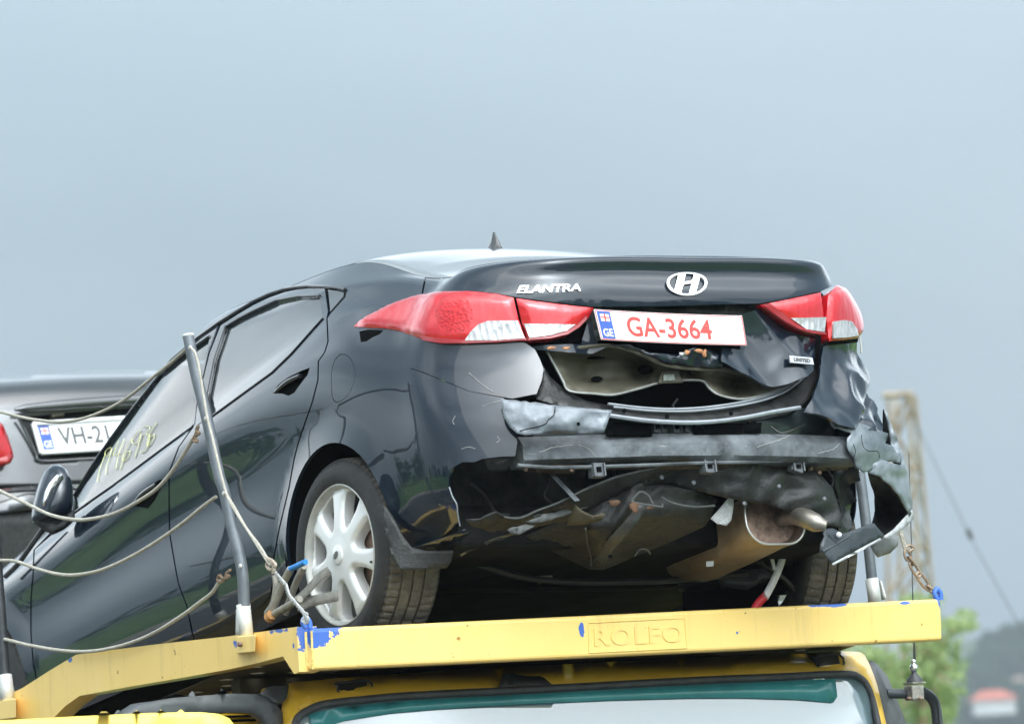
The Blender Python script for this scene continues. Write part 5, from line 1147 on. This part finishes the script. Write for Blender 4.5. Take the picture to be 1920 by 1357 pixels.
# rest of the cab and chassis standing on the ground
v_, f_ = box_data((0, .95, 1.45), (2.2, 1.6, 1.9)); obj('cab_body', v_, f_, CABY, TR, smooth=False, bevel=.05)
def ktyre(x, y):
    V, F = lathe([(-.14, .30), (-.15, .44), (-.12, .50), (.12, .50), (.15, .44), (.14, .30)], 40); t_ = obj('truck_wheel', [np.array(p)+np.array([x, y, .5]) for p in V], F, RUBBER, TR, angle=35)
    V, F = lathe([(-.10, 0.0), (-.10, .16), (-.13, .18), (-.13, .30), (.13, .30)], 32); obj('wheel_disc', [np.array(p)+np.array([x, y, .5]) for p in V], F, GALV, t_)
for x in (-1.02, 1.02):
    for y in (.6, 4.2): ktyre(x, y)
v_, f_ = box_data((0, 3.4, .95), (.9, 5.2, .25)); obj('chassis_frame', v_, f_, DECK, TR, smooth=False)
for x in (-.8, .8):
    v_, f_ = box_data((x, 3.2, 1.6), (.12, .12, 1.4)); obj('deck_post', v_, f_, YEL, TR, smooth=False)
    v_, f_ = box_data((x, 5.6, 1.65), (.12, .12, 1.5)); obj('deck_post', v_, f_, YEL, TR, smooth=False)

# ================================================================== ropes, chains, straps
ROPE = mat('dirty_white_rope', (.44, .41, .34), .85, var=.6, vscale=40, vcol=(.58, .55, .48), bump=.8, bscale=260)
def rope(pts, x, r, label, mater=ROPE, n=8, name='tie_rope'):
    P = [kX(u, v, (x if np.isscalar(x) else x[i])) for i, (u, v) in enumerate(pts)]
    o = thing(name, label, 'rope', TRK, 'ropes strung between the pipes')
    tube('rope_strand', P, r, mater, o, seg=8, n=n); return o
rope([(-60,762),(0,772),(40,782),(75,788),(110,791),(150,786),(190,772),(235,748),(280,712),(320,680),(352,652)], XP, .0055, 'uppermost tie rope sagging across the grey car plate to the pipe top')
rope([(-60,890),(0,920),(50,944),(95,965),(140,974),(175,972),(215,962),(255,942),(295,915),(325,880),(345,850),(362,822)], XP, .0065, 'second tie rope from the top, sagging in front of the door mirror')
rope([(-60,1046),(0,1050),(30,1052),(70,1066),(110,1076),(145,1077),(190,1068),(240,1046),(290,1017),(340,982),(378,951),(405,931)], XP, .0060, 'third tie rope from the top, running across the front door')
rope([(-60,1185),(5,1197),(50,1208),(100,1217),(145,1221),(190,1218),(240,1206),(290,1185),(340,1154),(375,1128),(398,1110),(412,1088)], XP, .0060, 'lowest tie rope sagging just above the yellow side rail')
o = rope([(357,651),(366,662),(372,684),(378,720),(388,780),(398,820),(410,870),(422,918),(432,942),(452,975),(476,1012),(500,1050),(508,1060)], XP-.022, .0045, 'pale rope running down the bent pipe to the twisted wire')
tube('rope_strand', [kX(u, v, XP-.02) for u, v in [(424,925),(440,952),(462,990),(486,1022),(504,1052)]], .0045, ROPE, o, seg=8)
tube('rope_knot', [kX(u, v, XP-.02) for u, v in [(500,1046),(512,1052),(516,1060),(508,1068),(500,1060),(506,1050),(514,1064),(512,1074)]], .0055, mat('stained_rope', (.36, .30, .24), .9, var=.6, vscale=50, bump=.8, bscale=240), o, seg=7)
OLDR = mat('brown_old_cord', (.20, .14, .09), .9, var=.8, vscale=40, bump=.8, bscale=200)
for nm, pts in (('brown cord knot tying the second rope to the bent pipe', [(372,798),(368,806),(374,812),(366,818),(370,828),(362,824),(366,815),(372,800)]), ('brown cord knot tying the lowest rope to the bent pipe', [(432,1068),(424,1076),(430,1080),(418,1084),(412,1078),(408,1086),(416,1090),(424,1078)])):
    o = thing('cord_knot', nm, 'rope', TRK, 'brown cord knots on the bent pipe'); tube('cord_strand', [kX(u, v, XP-.01) for u, v in pts], .005, OLDR, o, seg=6)
# twisted wire on the left
WIRE = mat('galvanised_wire', (.50, .50, .49), .45, .6, var=.5, vscale=40)
o = thing('twisted_wire', 'twisted galvanised wire tied from rope knot to the beam corner', 'wire', TRK)
base = catmull([kX(u, v, XP+.02) for u, v in [(514,1072),(525,1085),(536,1098),(540,1112),(548,1124),(560,1138),(570,1150),(574,1164)]], 12)
for k in range(2):
    P = []
    for i, p in enumerate(base):
        t = i*.75+k*math.pi; P.append(p+np.array([0, math.cos(t), math.sin(t)])*.006)
    tube('wire_strand', P, .0032, WIRE, o, seg=5, n=0)
tube('wire_coil', [kX(u, v, XP+.02) for u, v in [(566,1146),(576,1150),(572,1158),(566,1162),(575,1168),(578,1158),(570,1152),(572,1170)]], .004, WIRE, o, seg=5)
# chain on the right
o = thing('chain', 'short rusty chain hooked to the right end of the yellow beam', 'chain', TRK)
CHN = mat('rusty_chain', (.24, .18, .13), .6, .6, var=.8, vscale=50)
def link(p0, p1, wdt, r, flip):
    p0, p1 = np.array(p0), np.array(p1); d = p1-p0; L_ = np.linalg.norm(d); d /= L_; side = np.cross(d, np.array([0, 1.0, 0])); side /= np.linalg.norm(side)
    if flip: side = np.cross(d, side)
    P = []
    for t in np.linspace(0, 2*math.pi, 25):
        a = math.cos(t)*(L_/2); b = math.sin(t)*wdt
        a = math.copysign(min(abs(a)*1.15, L_/2), a); P.append((p0+p1)/2+d*a+side*b)
    tube('chain_link', P, r, CHN, o, seg=6, n=0)
tube('rope_end', [kY(u, v, -.33) for u, v in [(1688,990),(1692,1005),(1697,1022),(1702,1034)]], .0045, ROPE, o, seg=7)
tube('rope_end', [kY(u, v, -.33) for u, v in [(1686,992),(1690,1008),(1694,1024),(1700,1036)]], .004, ROPE, o, seg=7)
pts = [(1699,1024),(1703,1046),(1712,1062),(1737,1096),(1744,1103),(1753,1112)]
tube('knot', [kY(u, v, -.33) for u, v in [(1696,1026),(1706,1022),(1712,1028),(1702,1034),(1698,1028),(1708,1040)]], .005, CHN, o, seg=6)
link(kY(1699,1030,-.33), kY(1704,1050,-.33), .012, .0042, False); link(kY(1703,1044,-.33), kY(1712,1058,-.33), .010, .0042, True)
link(kY(1707,1054,-.33), kY(1724,1080,-.33), .011, .0045, False); link(kY(1720,1074,-.33), kY(1742,1104,-.33), .012, .0048, False); link(kY(1738,1098,-.33), kY(1754,1114,-.33), .010, .0045, True)
# ratchet with rods and straps in front of the left wheel
o = thing('strap_ratchet', 'rusty strap ratchet with grey rods and blue handle before the left wheel', 'ratchet', TRK)
ROD = mat('rusty_grey_rod', (.26, .25, .22), .7, .3, var=1.0, vscale=24, vcol=(.38, .36, .31), bump=.3, bscale=90)
XS = -1.02
tube('rod', [kX(u, v, XS) for u, v in [(545,1066),(530,1095),(518,1125),(506,1155)]], .0125, ROD, o, seg=10)
tube('rod', [kX(u, v, XS+.05) for u, v in [(570,1062),(556,1090),(545,1120),(535,1150)]], .0115, ROD, o, seg=10)
tube('rod', [kX(u, v, XS) for u, v in [(562,1122),(540,1136),(522,1146),(506,1156)]], .0125, ROD, o, seg=10)
tube('blue_handle', [kX(u, v, XS) for u, v in [(541,1068),(556,1061),(573,1053)]], .0095, mat('blue_sleeve', (.02, .20, .55), .5, var=.3, vscale=40), o, seg=12)
tube('rod_end', [kX(u, v, XS-.01) for u, v in [(510,1152),(505,1158)]], [.017, .019], mat('orange_rust', (.30, .15, .05), .9, var=1, vscale=60, bump=1, bscale=120), o, seg=14, n=3)
tube('side_plate', [kX(u, v, XS) for u, v in [(515,1078),(517,1100),(512,1130),(500,1150)]], .010, ROD, o, seg=8)
WEB = mat('dirty_grey_webbing', (.17, .165, .145), .9, var=.7, vscale=30, bump=.8, bscale=300)
ribbon('strap', [kX(u, v, x) for u, v, x in [(552,1128,-1.0),(575,1108,-.98),(598,1082,-.95),(618,1068,-.92)]], .030, WEB, o, wdir=(.0, .6, .8))
ribbon('strap', [kX(u, v, x) for u, v, x in [(556,1136,-1.0),(580,1128,-.97),(605,1122,-.95),(634,1116,-.92)]], .036, WEB, o, wdir=(.1, .3, 1))
tube('strap_hook', [kX(u, v, -.98) for u, v in [(556,1130),(566,1122),(572,1118),(562,1134)]], .006, WIRE, o, seg=6)
# red and white strap over the right wheel
o = thing('red_white_strap', 'red and white plastic tape tied through the right rear wheel', 'tape', CAR)
RT = mat('red_tape', (.55, .02, .03), .5); WT = mat('white_tape', (.52, .52, .52), .6, var=.4, vscale=30)
def tp_(pts, m_, w=.022): ribbon('tape', [cY(u, v, -.28) for u, v in pts], w, m_, o, wdir=(1, 0, .25), n=5)
tp_([(1478,1008),(1475,1022),(1470,1038)], RT); tp_([(1470,1036),(1462,1062),(1450,1090),(1434,1120)], WT, .026); tp_([(1436,1116),(1424,1128),(1414,1142)], RT, .028); tp_([(1441,1018),(1447,1045),(1452,1068)], WT, .014)

# ================================================================== grey sedan ahead on the transporter
GS_ = thing('grey_sedan', 'grey sedan boot with plate VH-21 loaded ahead of the black car', 'car', CAR)
GP = mat('grey_metallic_paint', (.045, .047, .05), .35, .6, coat=1, coat_ior=1.7, coat_rough=.04, var=.3, vscale=3)
REC = [(35,782),(44,801),(58,830),(68,852),(78,864),(150,861),(330,850),(330,760),(220,766),(120,774)]
Y2 = 4.2
def top2(u): return 705-.075*u+.000115*u*u if u < 320 else 692.8
def y2(u, v):
    h = v-top2(u); return Y2+.36*math.exp(-h/10.0)+.12*math.exp(-h/34.0)+.00012*(u-150)**2/100
O_ = [(u, top2(u)) for u in range(-90, 401, 14)]+[(400,910),(160,907),(60,911),(-90,921)]
V, F = cdt(densify(O_, 12), [densify(REC, 10)], 8)
obj('boot_lid', [cY(u, v, y2(u, v)) for u, v in V], F[:, ::-1], GP, GS_, solid=.006)
sheet('plate_recess', [(u, v, Y2+.07) for u, v in [(25,770),(60,850),(75,872),(340,860),(340,750),(220,755),(120,765)]], mat('recess_black', (.012, .013, .013), .5, var=1, vscale=10), GS_, step=30)
tube('recess_edge', [cY(u, v, Y2-.005) for u, v in REC[:7]], .006, GP, GS_, seg=6)
tube('boot_handle_bar', [cY(u, v, Y2-.01) for u, v in [(28,768),(50,765),(110,760),(190,754),(330,745)]], [.006, .017, .023, .024, .024], GP, GS_, seg=12, n=8)
tube('bar_light', [cY(u, v, Y2+.02) for u, v in [(95,779),(118,776)]], .012, OLIVE, GS_, seg=8, n=2)
plate([cY(66,796,Y2), cY(288,783,Y2), cY(300,832,Y2), cY(80,846,Y2)], 'VH-21', GREYINK, 0, GS_, (.165, .18, .585, .84), label='white plate with grey print, partly hidden')
WF = mat('white_plate_frame', (.82, .82, .82), .35, coat=.3)
for a_, b_ in (((62,794),(290,780)), ((62,794),(77,849)), ((77,849),(302,835))):
    tube('plate_frame', [cY(*a_, Y2-.004), cY(*b_, Y2-.004)], .010, WF, GS_, seg=8, n=3)
tl2 = sheet('tail_lamp', [(u, v, Y2-.03) for u, v in [(-60,775),(-8,788),(4,797),(13,818),(22,846),(24,857),(18,868),(4,873),(-60,880)]], RED, GS_, ctrl=[(-20,830,Y2-.10)], step=8, solid=.01)
sheet('lamp_band', [(u, v, Y2-.065) for u, v in [(-60,862),(0,858),(20,852),(22,858),(16,867),(3,871),(-60,877)]], REDDK, tl2, step=8, solid=.01)
sheet('bumper', [(-90,926,Y2-.10),(0,918,Y2-.10),(70,911,Y2-.10),(160,908,Y2-.10),(400,905,Y2-.05),(400,955,Y2-.05),(160,952,Y2-.14),(60,955,Y2-.14),(0,962,Y2-.14),(-90,970,Y2-.14)], GP, GS_, ctrl=[(60,930,Y2-.15)], step=14, solid=.01)
SPK = mat('speckled_black_bumper', (.018, .020, .020), .6, var=3, vscale=45, vcol=(.045, .045, .042))
sheet('lower_bumper', [(-90,968,Y2-.12),(0,960,Y2-.12),(60,953,Y2-.12),(160,950,Y2-.12),(400,952,Y2-.05),(400,1120,Y2),(160,1120,Y2),(-90,1130,Y2)], SPK, GS_, step=24, solid=.01)
tube('bumper_line', [cY(u, v, Y2-.155) for u, v in [(-90,932),(0,924),(70,919),(160,916)]], .004, DARK, GS_, seg=5)
# its body and cabin ahead of the boot
c2 = cY(160, 900, Y2+.1)
v_, f_ = box_data((c2[0], Y2+1.6, c2[2]+.05), (1.70, 2.6, .62)); obj('body_shell', v_, f_, GP, GS_, smooth=False, bevel=.08)
# ================================================================== ground and distance
GR = mat('grass_field', (.055, .135, .02), .9, var=1, vscale=.06, vcol=(.11, .19, .04))
V = [(-2500,-1500,0),(2500,-1500,0),(2500,3500,0),(-2500,3500,0)]; g_ = obj('ground', V, [(0,1,2,3)], GR, None, smooth=False); setp(g_, kind='structure')
AS = mat('asphalt', (.055, .056, .058), .85, var=.5, vscale=1.5)
rd_d = np.array([KR[1][0], KR[1][1], 0]); rd_n = np.array([KR[0][0], KR[0][1], 0]); o0 = KO.copy()
def strip_ground(name, off0, off1, L0, L1, z, m_, nx=1):
    V = [o0+rd_n*off0+rd_d*L0, o0+rd_n*off1+rd_d*L0, o0+rd_n*off1+rd_d*L1, o0+rd_n*off0+rd_d*L1]
    o = obj(name, [(p[0], p[1], z) for p in V], [(0,1,2,3)], m_, None, smooth=False); return o
setp(strip_ground('road', -13.5, 4.5, -250, 400, .02, AS), kind='structure')
RM = mat('road_marking', (.7, .7, .68), .7)
setp(strip_ground('road_edge_line', -13.1, -12.95, -250, 400, .024, RM), kind='structure')
setp(strip_ground('gravel_verge', -16, -13.5, -250, 400, .012, mat('gravel_verge_mat', (.22, .20, .17), .95, var=.5, vscale=2)), kind='structure')
def leaf_cloud(centres, radii, n, size, seed=0, squash=1.0):
    r = np.random.default_rng(seed); V = []; F = []
    w = np.array([a*b*c for a, b, c in radii]); w = w/w.sum(); idx = r.choice(len(centres), n, p=w)
    d = r.normal(size=(n, 3)); d /= np.linalg.norm(d, axis=1)[:, None]; rad = r.uniform(.35, 1, n)**.5
    P = np.array(centres)[idx]+d*rad[:, None]*np.array(radii)[idx]
    A = r.normal(size=(n, 3)); A /= np.linalg.norm(A, axis=1)[:, None]; B = np.cross(A, r.normal(size=(n, 3))); B /= np.linalg.norm(B, axis=1)[:, None]
    s = size*r.uniform(.6, 1.4, n)[:, None]
    V = np.concatenate([P-A*s, P+B*s*.45, P+A*s, P-B*s*.45], 0); F = [(i, n+i, 2*n+i, 3*n+i) for i in range(n)]
    return V, F
def leafmat(name, a, b):
    M = mat(name, a, .6, var=1, vscale=.9, vcol=b, spec=.3); t = M.node_tree; b_ = t.nodes['Principled BSDF']
    tl = t.nodes.new('ShaderNodeBsdfTranslucent'); ms = t.nodes.new('ShaderNodeMixShader'); ms.inputs[0].default_value = .45
    t.links.new(b_.inputs['Base Color'].links[0].from_socket, tl.inputs[0]); t.links.new(b_.outputs[0], ms.inputs[1]); t.links.new(tl.outputs[0], ms.inputs[2]); t.links.new(ms.outputs[0], t.nodes['Material Output'].inputs[0]); return M
# lattice tower
TW = mat('weathered_tower_steel', (.22, .165, .11), .75, var=.8, vscale=1.5, vcol=(.36, .30, .23))
o = thing('lattice_tower', 'weathered lattice tower standing behind the right end of the beam', 'tower')
YT = 80.0
def tpt(u, v, dy=0): return wY(u, v, YT+dy)
tops = [(1666,742,0),(1704,740,0),(1716,742,1.2),(1680,744,1.2)]; bots = [(1662,1420,0),(1742,1420,0),(1775,1420,1.4),(1696,1420,1.4)]
TP = [tpt(*p) for p in tops]; BP = [tpt(*p) for p in bots]
for a, b in zip(TP, BP): tube('tower_leg', [a, b], .036, TW, o, seg=5, n=1)
NB = 9
for k in range(NB):
    t0, t1 = k/NB, (k+1)/NB
    for i in range(4):
        j = (i+1) % 4; a0 = TP[i]*(1-t0)+BP[i]*t0; a1 = TP[i]*(1-t1)+BP[i]*t1; b0 = TP[j]*(1-t0)+BP[j]*t0; b1 = TP[j]*(1-t1)+BP[j]*t1
        if i in (0, 2): tube('tower_brace', [a0, b1] if (k+i//2) % 2 else [b0, a1], .034, TW, o, seg=4, n=1)
        else: tube('tower_brace', [a0, b1], .02, TW, o, seg=4, n=1)
tube('tower_cap', [tpt(1655,742), tpt(1712,738)], .06, TW, o, seg=5, n=1)
# guy wire
o = thing('guy_wire', 'thin guy wire with a turnbuckle crossing the sky at right', 'wire')
GW = mat('dark_wire', (.05, .05, .055), .6)
tube('wire', [wY(1690,735,60), wY(1735,830,58), wY(1818,1003,55), wY(1860,1080,53), wY(1935,1215,50)], .006, GW, o, seg=5, n=6)
tube('turnbuckle', [wY(1814,992,54.9), wY(1822,1010,54.9)], .03, GW, o, seg=6, n=2)
# young trees below and right of the beam
LT = leafmat('fresh_green_leaves', (.26, .36, .13), (.40, .48, .23))
BARK = mat('pale_bark', (.35, .25, .16), .9, var=.6, vscale=8)
def tree(label, blobs, trunk, Y, n, seed, size=.06):
    o = thing('tree', label, 'tree', None, 'leafy trees behind the transporter')
    C = [wY(u, v, Y+random.uniform(-.6, .6)) for u, v, a, b in blobs]; s = Y/FOC; Rr = [(a*s, a*s, b*s) for u, v, a, b in blobs]
    V, F = leaf_cloud(C, Rr, n, size, seed); obj('crown', V, F, LT, o, smooth=False)
    tube('trunk', [wY(u, v, Y) for u, v in trunk], [.05, .07, .09], BARK, o, seg=7)
    for c, (u, v, a, b) in list(zip(C, blobs))[::2]: tube('limb', [wY(trunk[0][0], trunk[0][1]+40, Y), (wY(trunk[0][0], trunk[0][1], Y)+c)/2, c], [.03, .012], BARK, o, seg=5, n=3)
def scatter_blobs(seed, rects):
    r = np.random.default_rng(seed); out = []
    for u0, v0, u1, v1, k in rects:
        for _ in range(k): out.append((r.uniform(u0, u1), r.uniform(v0, v1), r.uniform(16, 40), r.uniform(10, 26)))
    return out
tree('light green tree rising past the right end of the beam', scatter_blobs(3, [(1715,1120,1760,1160,6),(1760,1150,1815,1175,6),(1700,1190,1775,1235,12),(1680,1240,1790,1290,22),(1670,1290,1785,1357,20)]), [(1728,1240),(1732,1330),(1733,1480)], 62, 1700, 3, .065)
tree('light green tree between the beam and the cab roof', scatter_blobs(5, [(1440,1212,1560,1228,10),(1540,1215,1660,1250,18),(1620,1240,1690,1357,22),(1560,1250,1660,1330,14)]), [(1640,1290),(1645,1350),(1650,1480)], 66, 1700, 5, .065)
# distant hill with a wood, a house and a roof
HG = mat('hill_grass', (.05, .085, .03), .95, var=.8, vscale=.02, vcol=(.09, .12, .05))
xs = np.linspace(-900, 700, 60); ys = np.linspace(700, 2200, 30); V = []
for y in ys:
    for x in xs:
        rise = np.clip((y-760)/600, 0, 1); rise = rise*rise*(3-2*rise)
        side = np.clip((x-20)/110, 0, 1); h = -1+rise*(12+26*side+10*noise.noise(Vector((x/120, y/180, 0)))); V.append((x, y, h))
F = [(j*60+i, j*60+i+1, (j+1)*60+i+1, (j+1)*60+i) for j in range(29) for i in range(59)]
setp(obj('hill', V, F, HG, None), kind='structure')
WOODM = leafmat('wood_leaves', (.028, .060, .018), (.060, .10, .032))
def wood(name, label, pts, n, size, seed):
    C = []; Rr = []; r = np.random.default_rng(seed)
    for x, y, z, h in pts: C.append((x, y, z+h*.5)); Rr.append((h*.34, h*.34, h*.52))
    V, F = leaf_cloud(C, Rr, n, size, seed); o = obj(name, V, F, WOODM, None, smooth=False); setp(o, label, 'wood', kind='stuff'); return o
pts = []
r_ = np.random.default_rng(4)
for (u, v), h in [((1795,1330),9),((1812,1318),11),((1830,1290),14),((1850,1262),14),((1868,1240),16),((1885,1240),17),((1903,1235),18),((1920,1232),18),((1940,1228),18),((1805,1300),10),((1838,1270),12),((1875,1262),14),((1910,1262),14),((1790,1352),9),((1815,1350),9),((1840,1345),9),((1880,1350),9),((1915,1350),9),((1900,1300),10),((1925,1305),10),((1800,1365),9),((1960,1240),18),((1780,1345),9),((1770,1360),9),((1930,1340),9)]:
    p = wY(u, v+20, 1150-(v-1230)*1.2); pts.append((p[0], p[1], p[2]-h*.4, h))
wood('hill_wood', 'blue-green wood on the far hillside at right', pts, 9000, 1.3, 6)
o = thing('hillside_house', 'white house with red roof on the far hillside', 'house'); HW = mat('house_white', (.55, .56, .56), .8); HR = mat('house_red_roof', (.48, .14, .09), .8)
hp = wY(1862,1322,1000); M_ = hp
v_, f_ = box_data((M_[0], M_[1], M_[2]-.3), (8.6, 7, 3.2)); wl = obj('wall', v_, f_, HW, o, smooth=False)
obj('roof', [(M_[0]-5.2, M_[1]-4.2, M_[2]+1.2), (M_[0]+5.2, M_[1]-4.2, M_[2]+1.2), (M_[0]+5.2, M_[1]+4.2, M_[2]+1.2), (M_[0]-5.2, M_[1]+4.2, M_[2]+1.2), (M_[0]-2.2, M_[1], M_[2]+3.2), (M_[0]+2.2, M_[1], M_[2]+3.2)], [(0,1,5,4),(1,2,5),(2,3,4,5),(3,0,4),(0,3,2,1)], HR, o, smooth=False)
o = thing('hillside_shed', 'small pale shed high on the far hillside at the right edge', 'shed'); hp = wY(1912,1286,1080)
v_, f_ = box_data(hp, (6, 5, 2.4)); obj('wall', v_, f_, mat('shed_wall', (.5, .47, .42), .8), o, smooth=False)
obj('roof', [(hp[0]-3.4, hp[1]-3, hp[2]+1.2), (hp[0]+3.4, hp[1]-3, hp[2]+1.2), (hp[0]+3.4, hp[1]+3, hp[2]+1.2), (hp[0]-3.4, hp[1]+3, hp[2]+1.2), (hp[0]-3.4, hp[1], hp[2]+2.2), (hp[0]+3.4, hp[1], hp[2]+2.2)], [(0,1,5,4),(2,3,4,5),(1,2,5),(3,0,4)], mat('shed_roof', (.30, .20, .15), .8), o, smooth=False)
# the other side of the road, behind the camera: only the car's paint and the windscreen see it
pts = []; r_ = np.random.default_rng(12)
for k in range(120):
    a = r_.uniform(math.radians(95), math.radians(265)); R_ = r_.uniform(75, 130); h = r_.uniform(5, 11)
    x, y = R_*math.sin(a), R_*math.cos(a)
    pts.append((x, y, 0, h))
for k in range(50):
    a = r_.uniform(math.radians(265), math.radians(325)); R_ = r_.uniform(90, 150); h = r_.uniform(5, 10); pts.append((R_*math.sin(a), R_*math.cos(a), 0, h))
wood('roadside_wood', 'belt of trees across the field behind the camera', pts, 16000, .8, 8)

# the air
hz = bpy.data.materials.new('pale_haze'); hz.use_nodes = True; t = hz.node_tree; t.nodes.clear()
ho = t.nodes.new('ShaderNodeOutputMaterial'); hv = t.nodes.new('ShaderNodeVolumePrincipled'); hv.inputs['Color'].default_value = (.80, .88, .95, 1); hv.inputs['Density'].default_value = .0006; hv.inputs['Anisotropy'].default_value = .6
t.links.new(hv.outputs[0], ho.inputs['Volume'])
v_, f_ = box_data((0, 1000, 49), (5200, 5200, 104)); h_ = obj('haze', v_, f_, hz, None, smooth=False); setp(h_, kind='stuff')
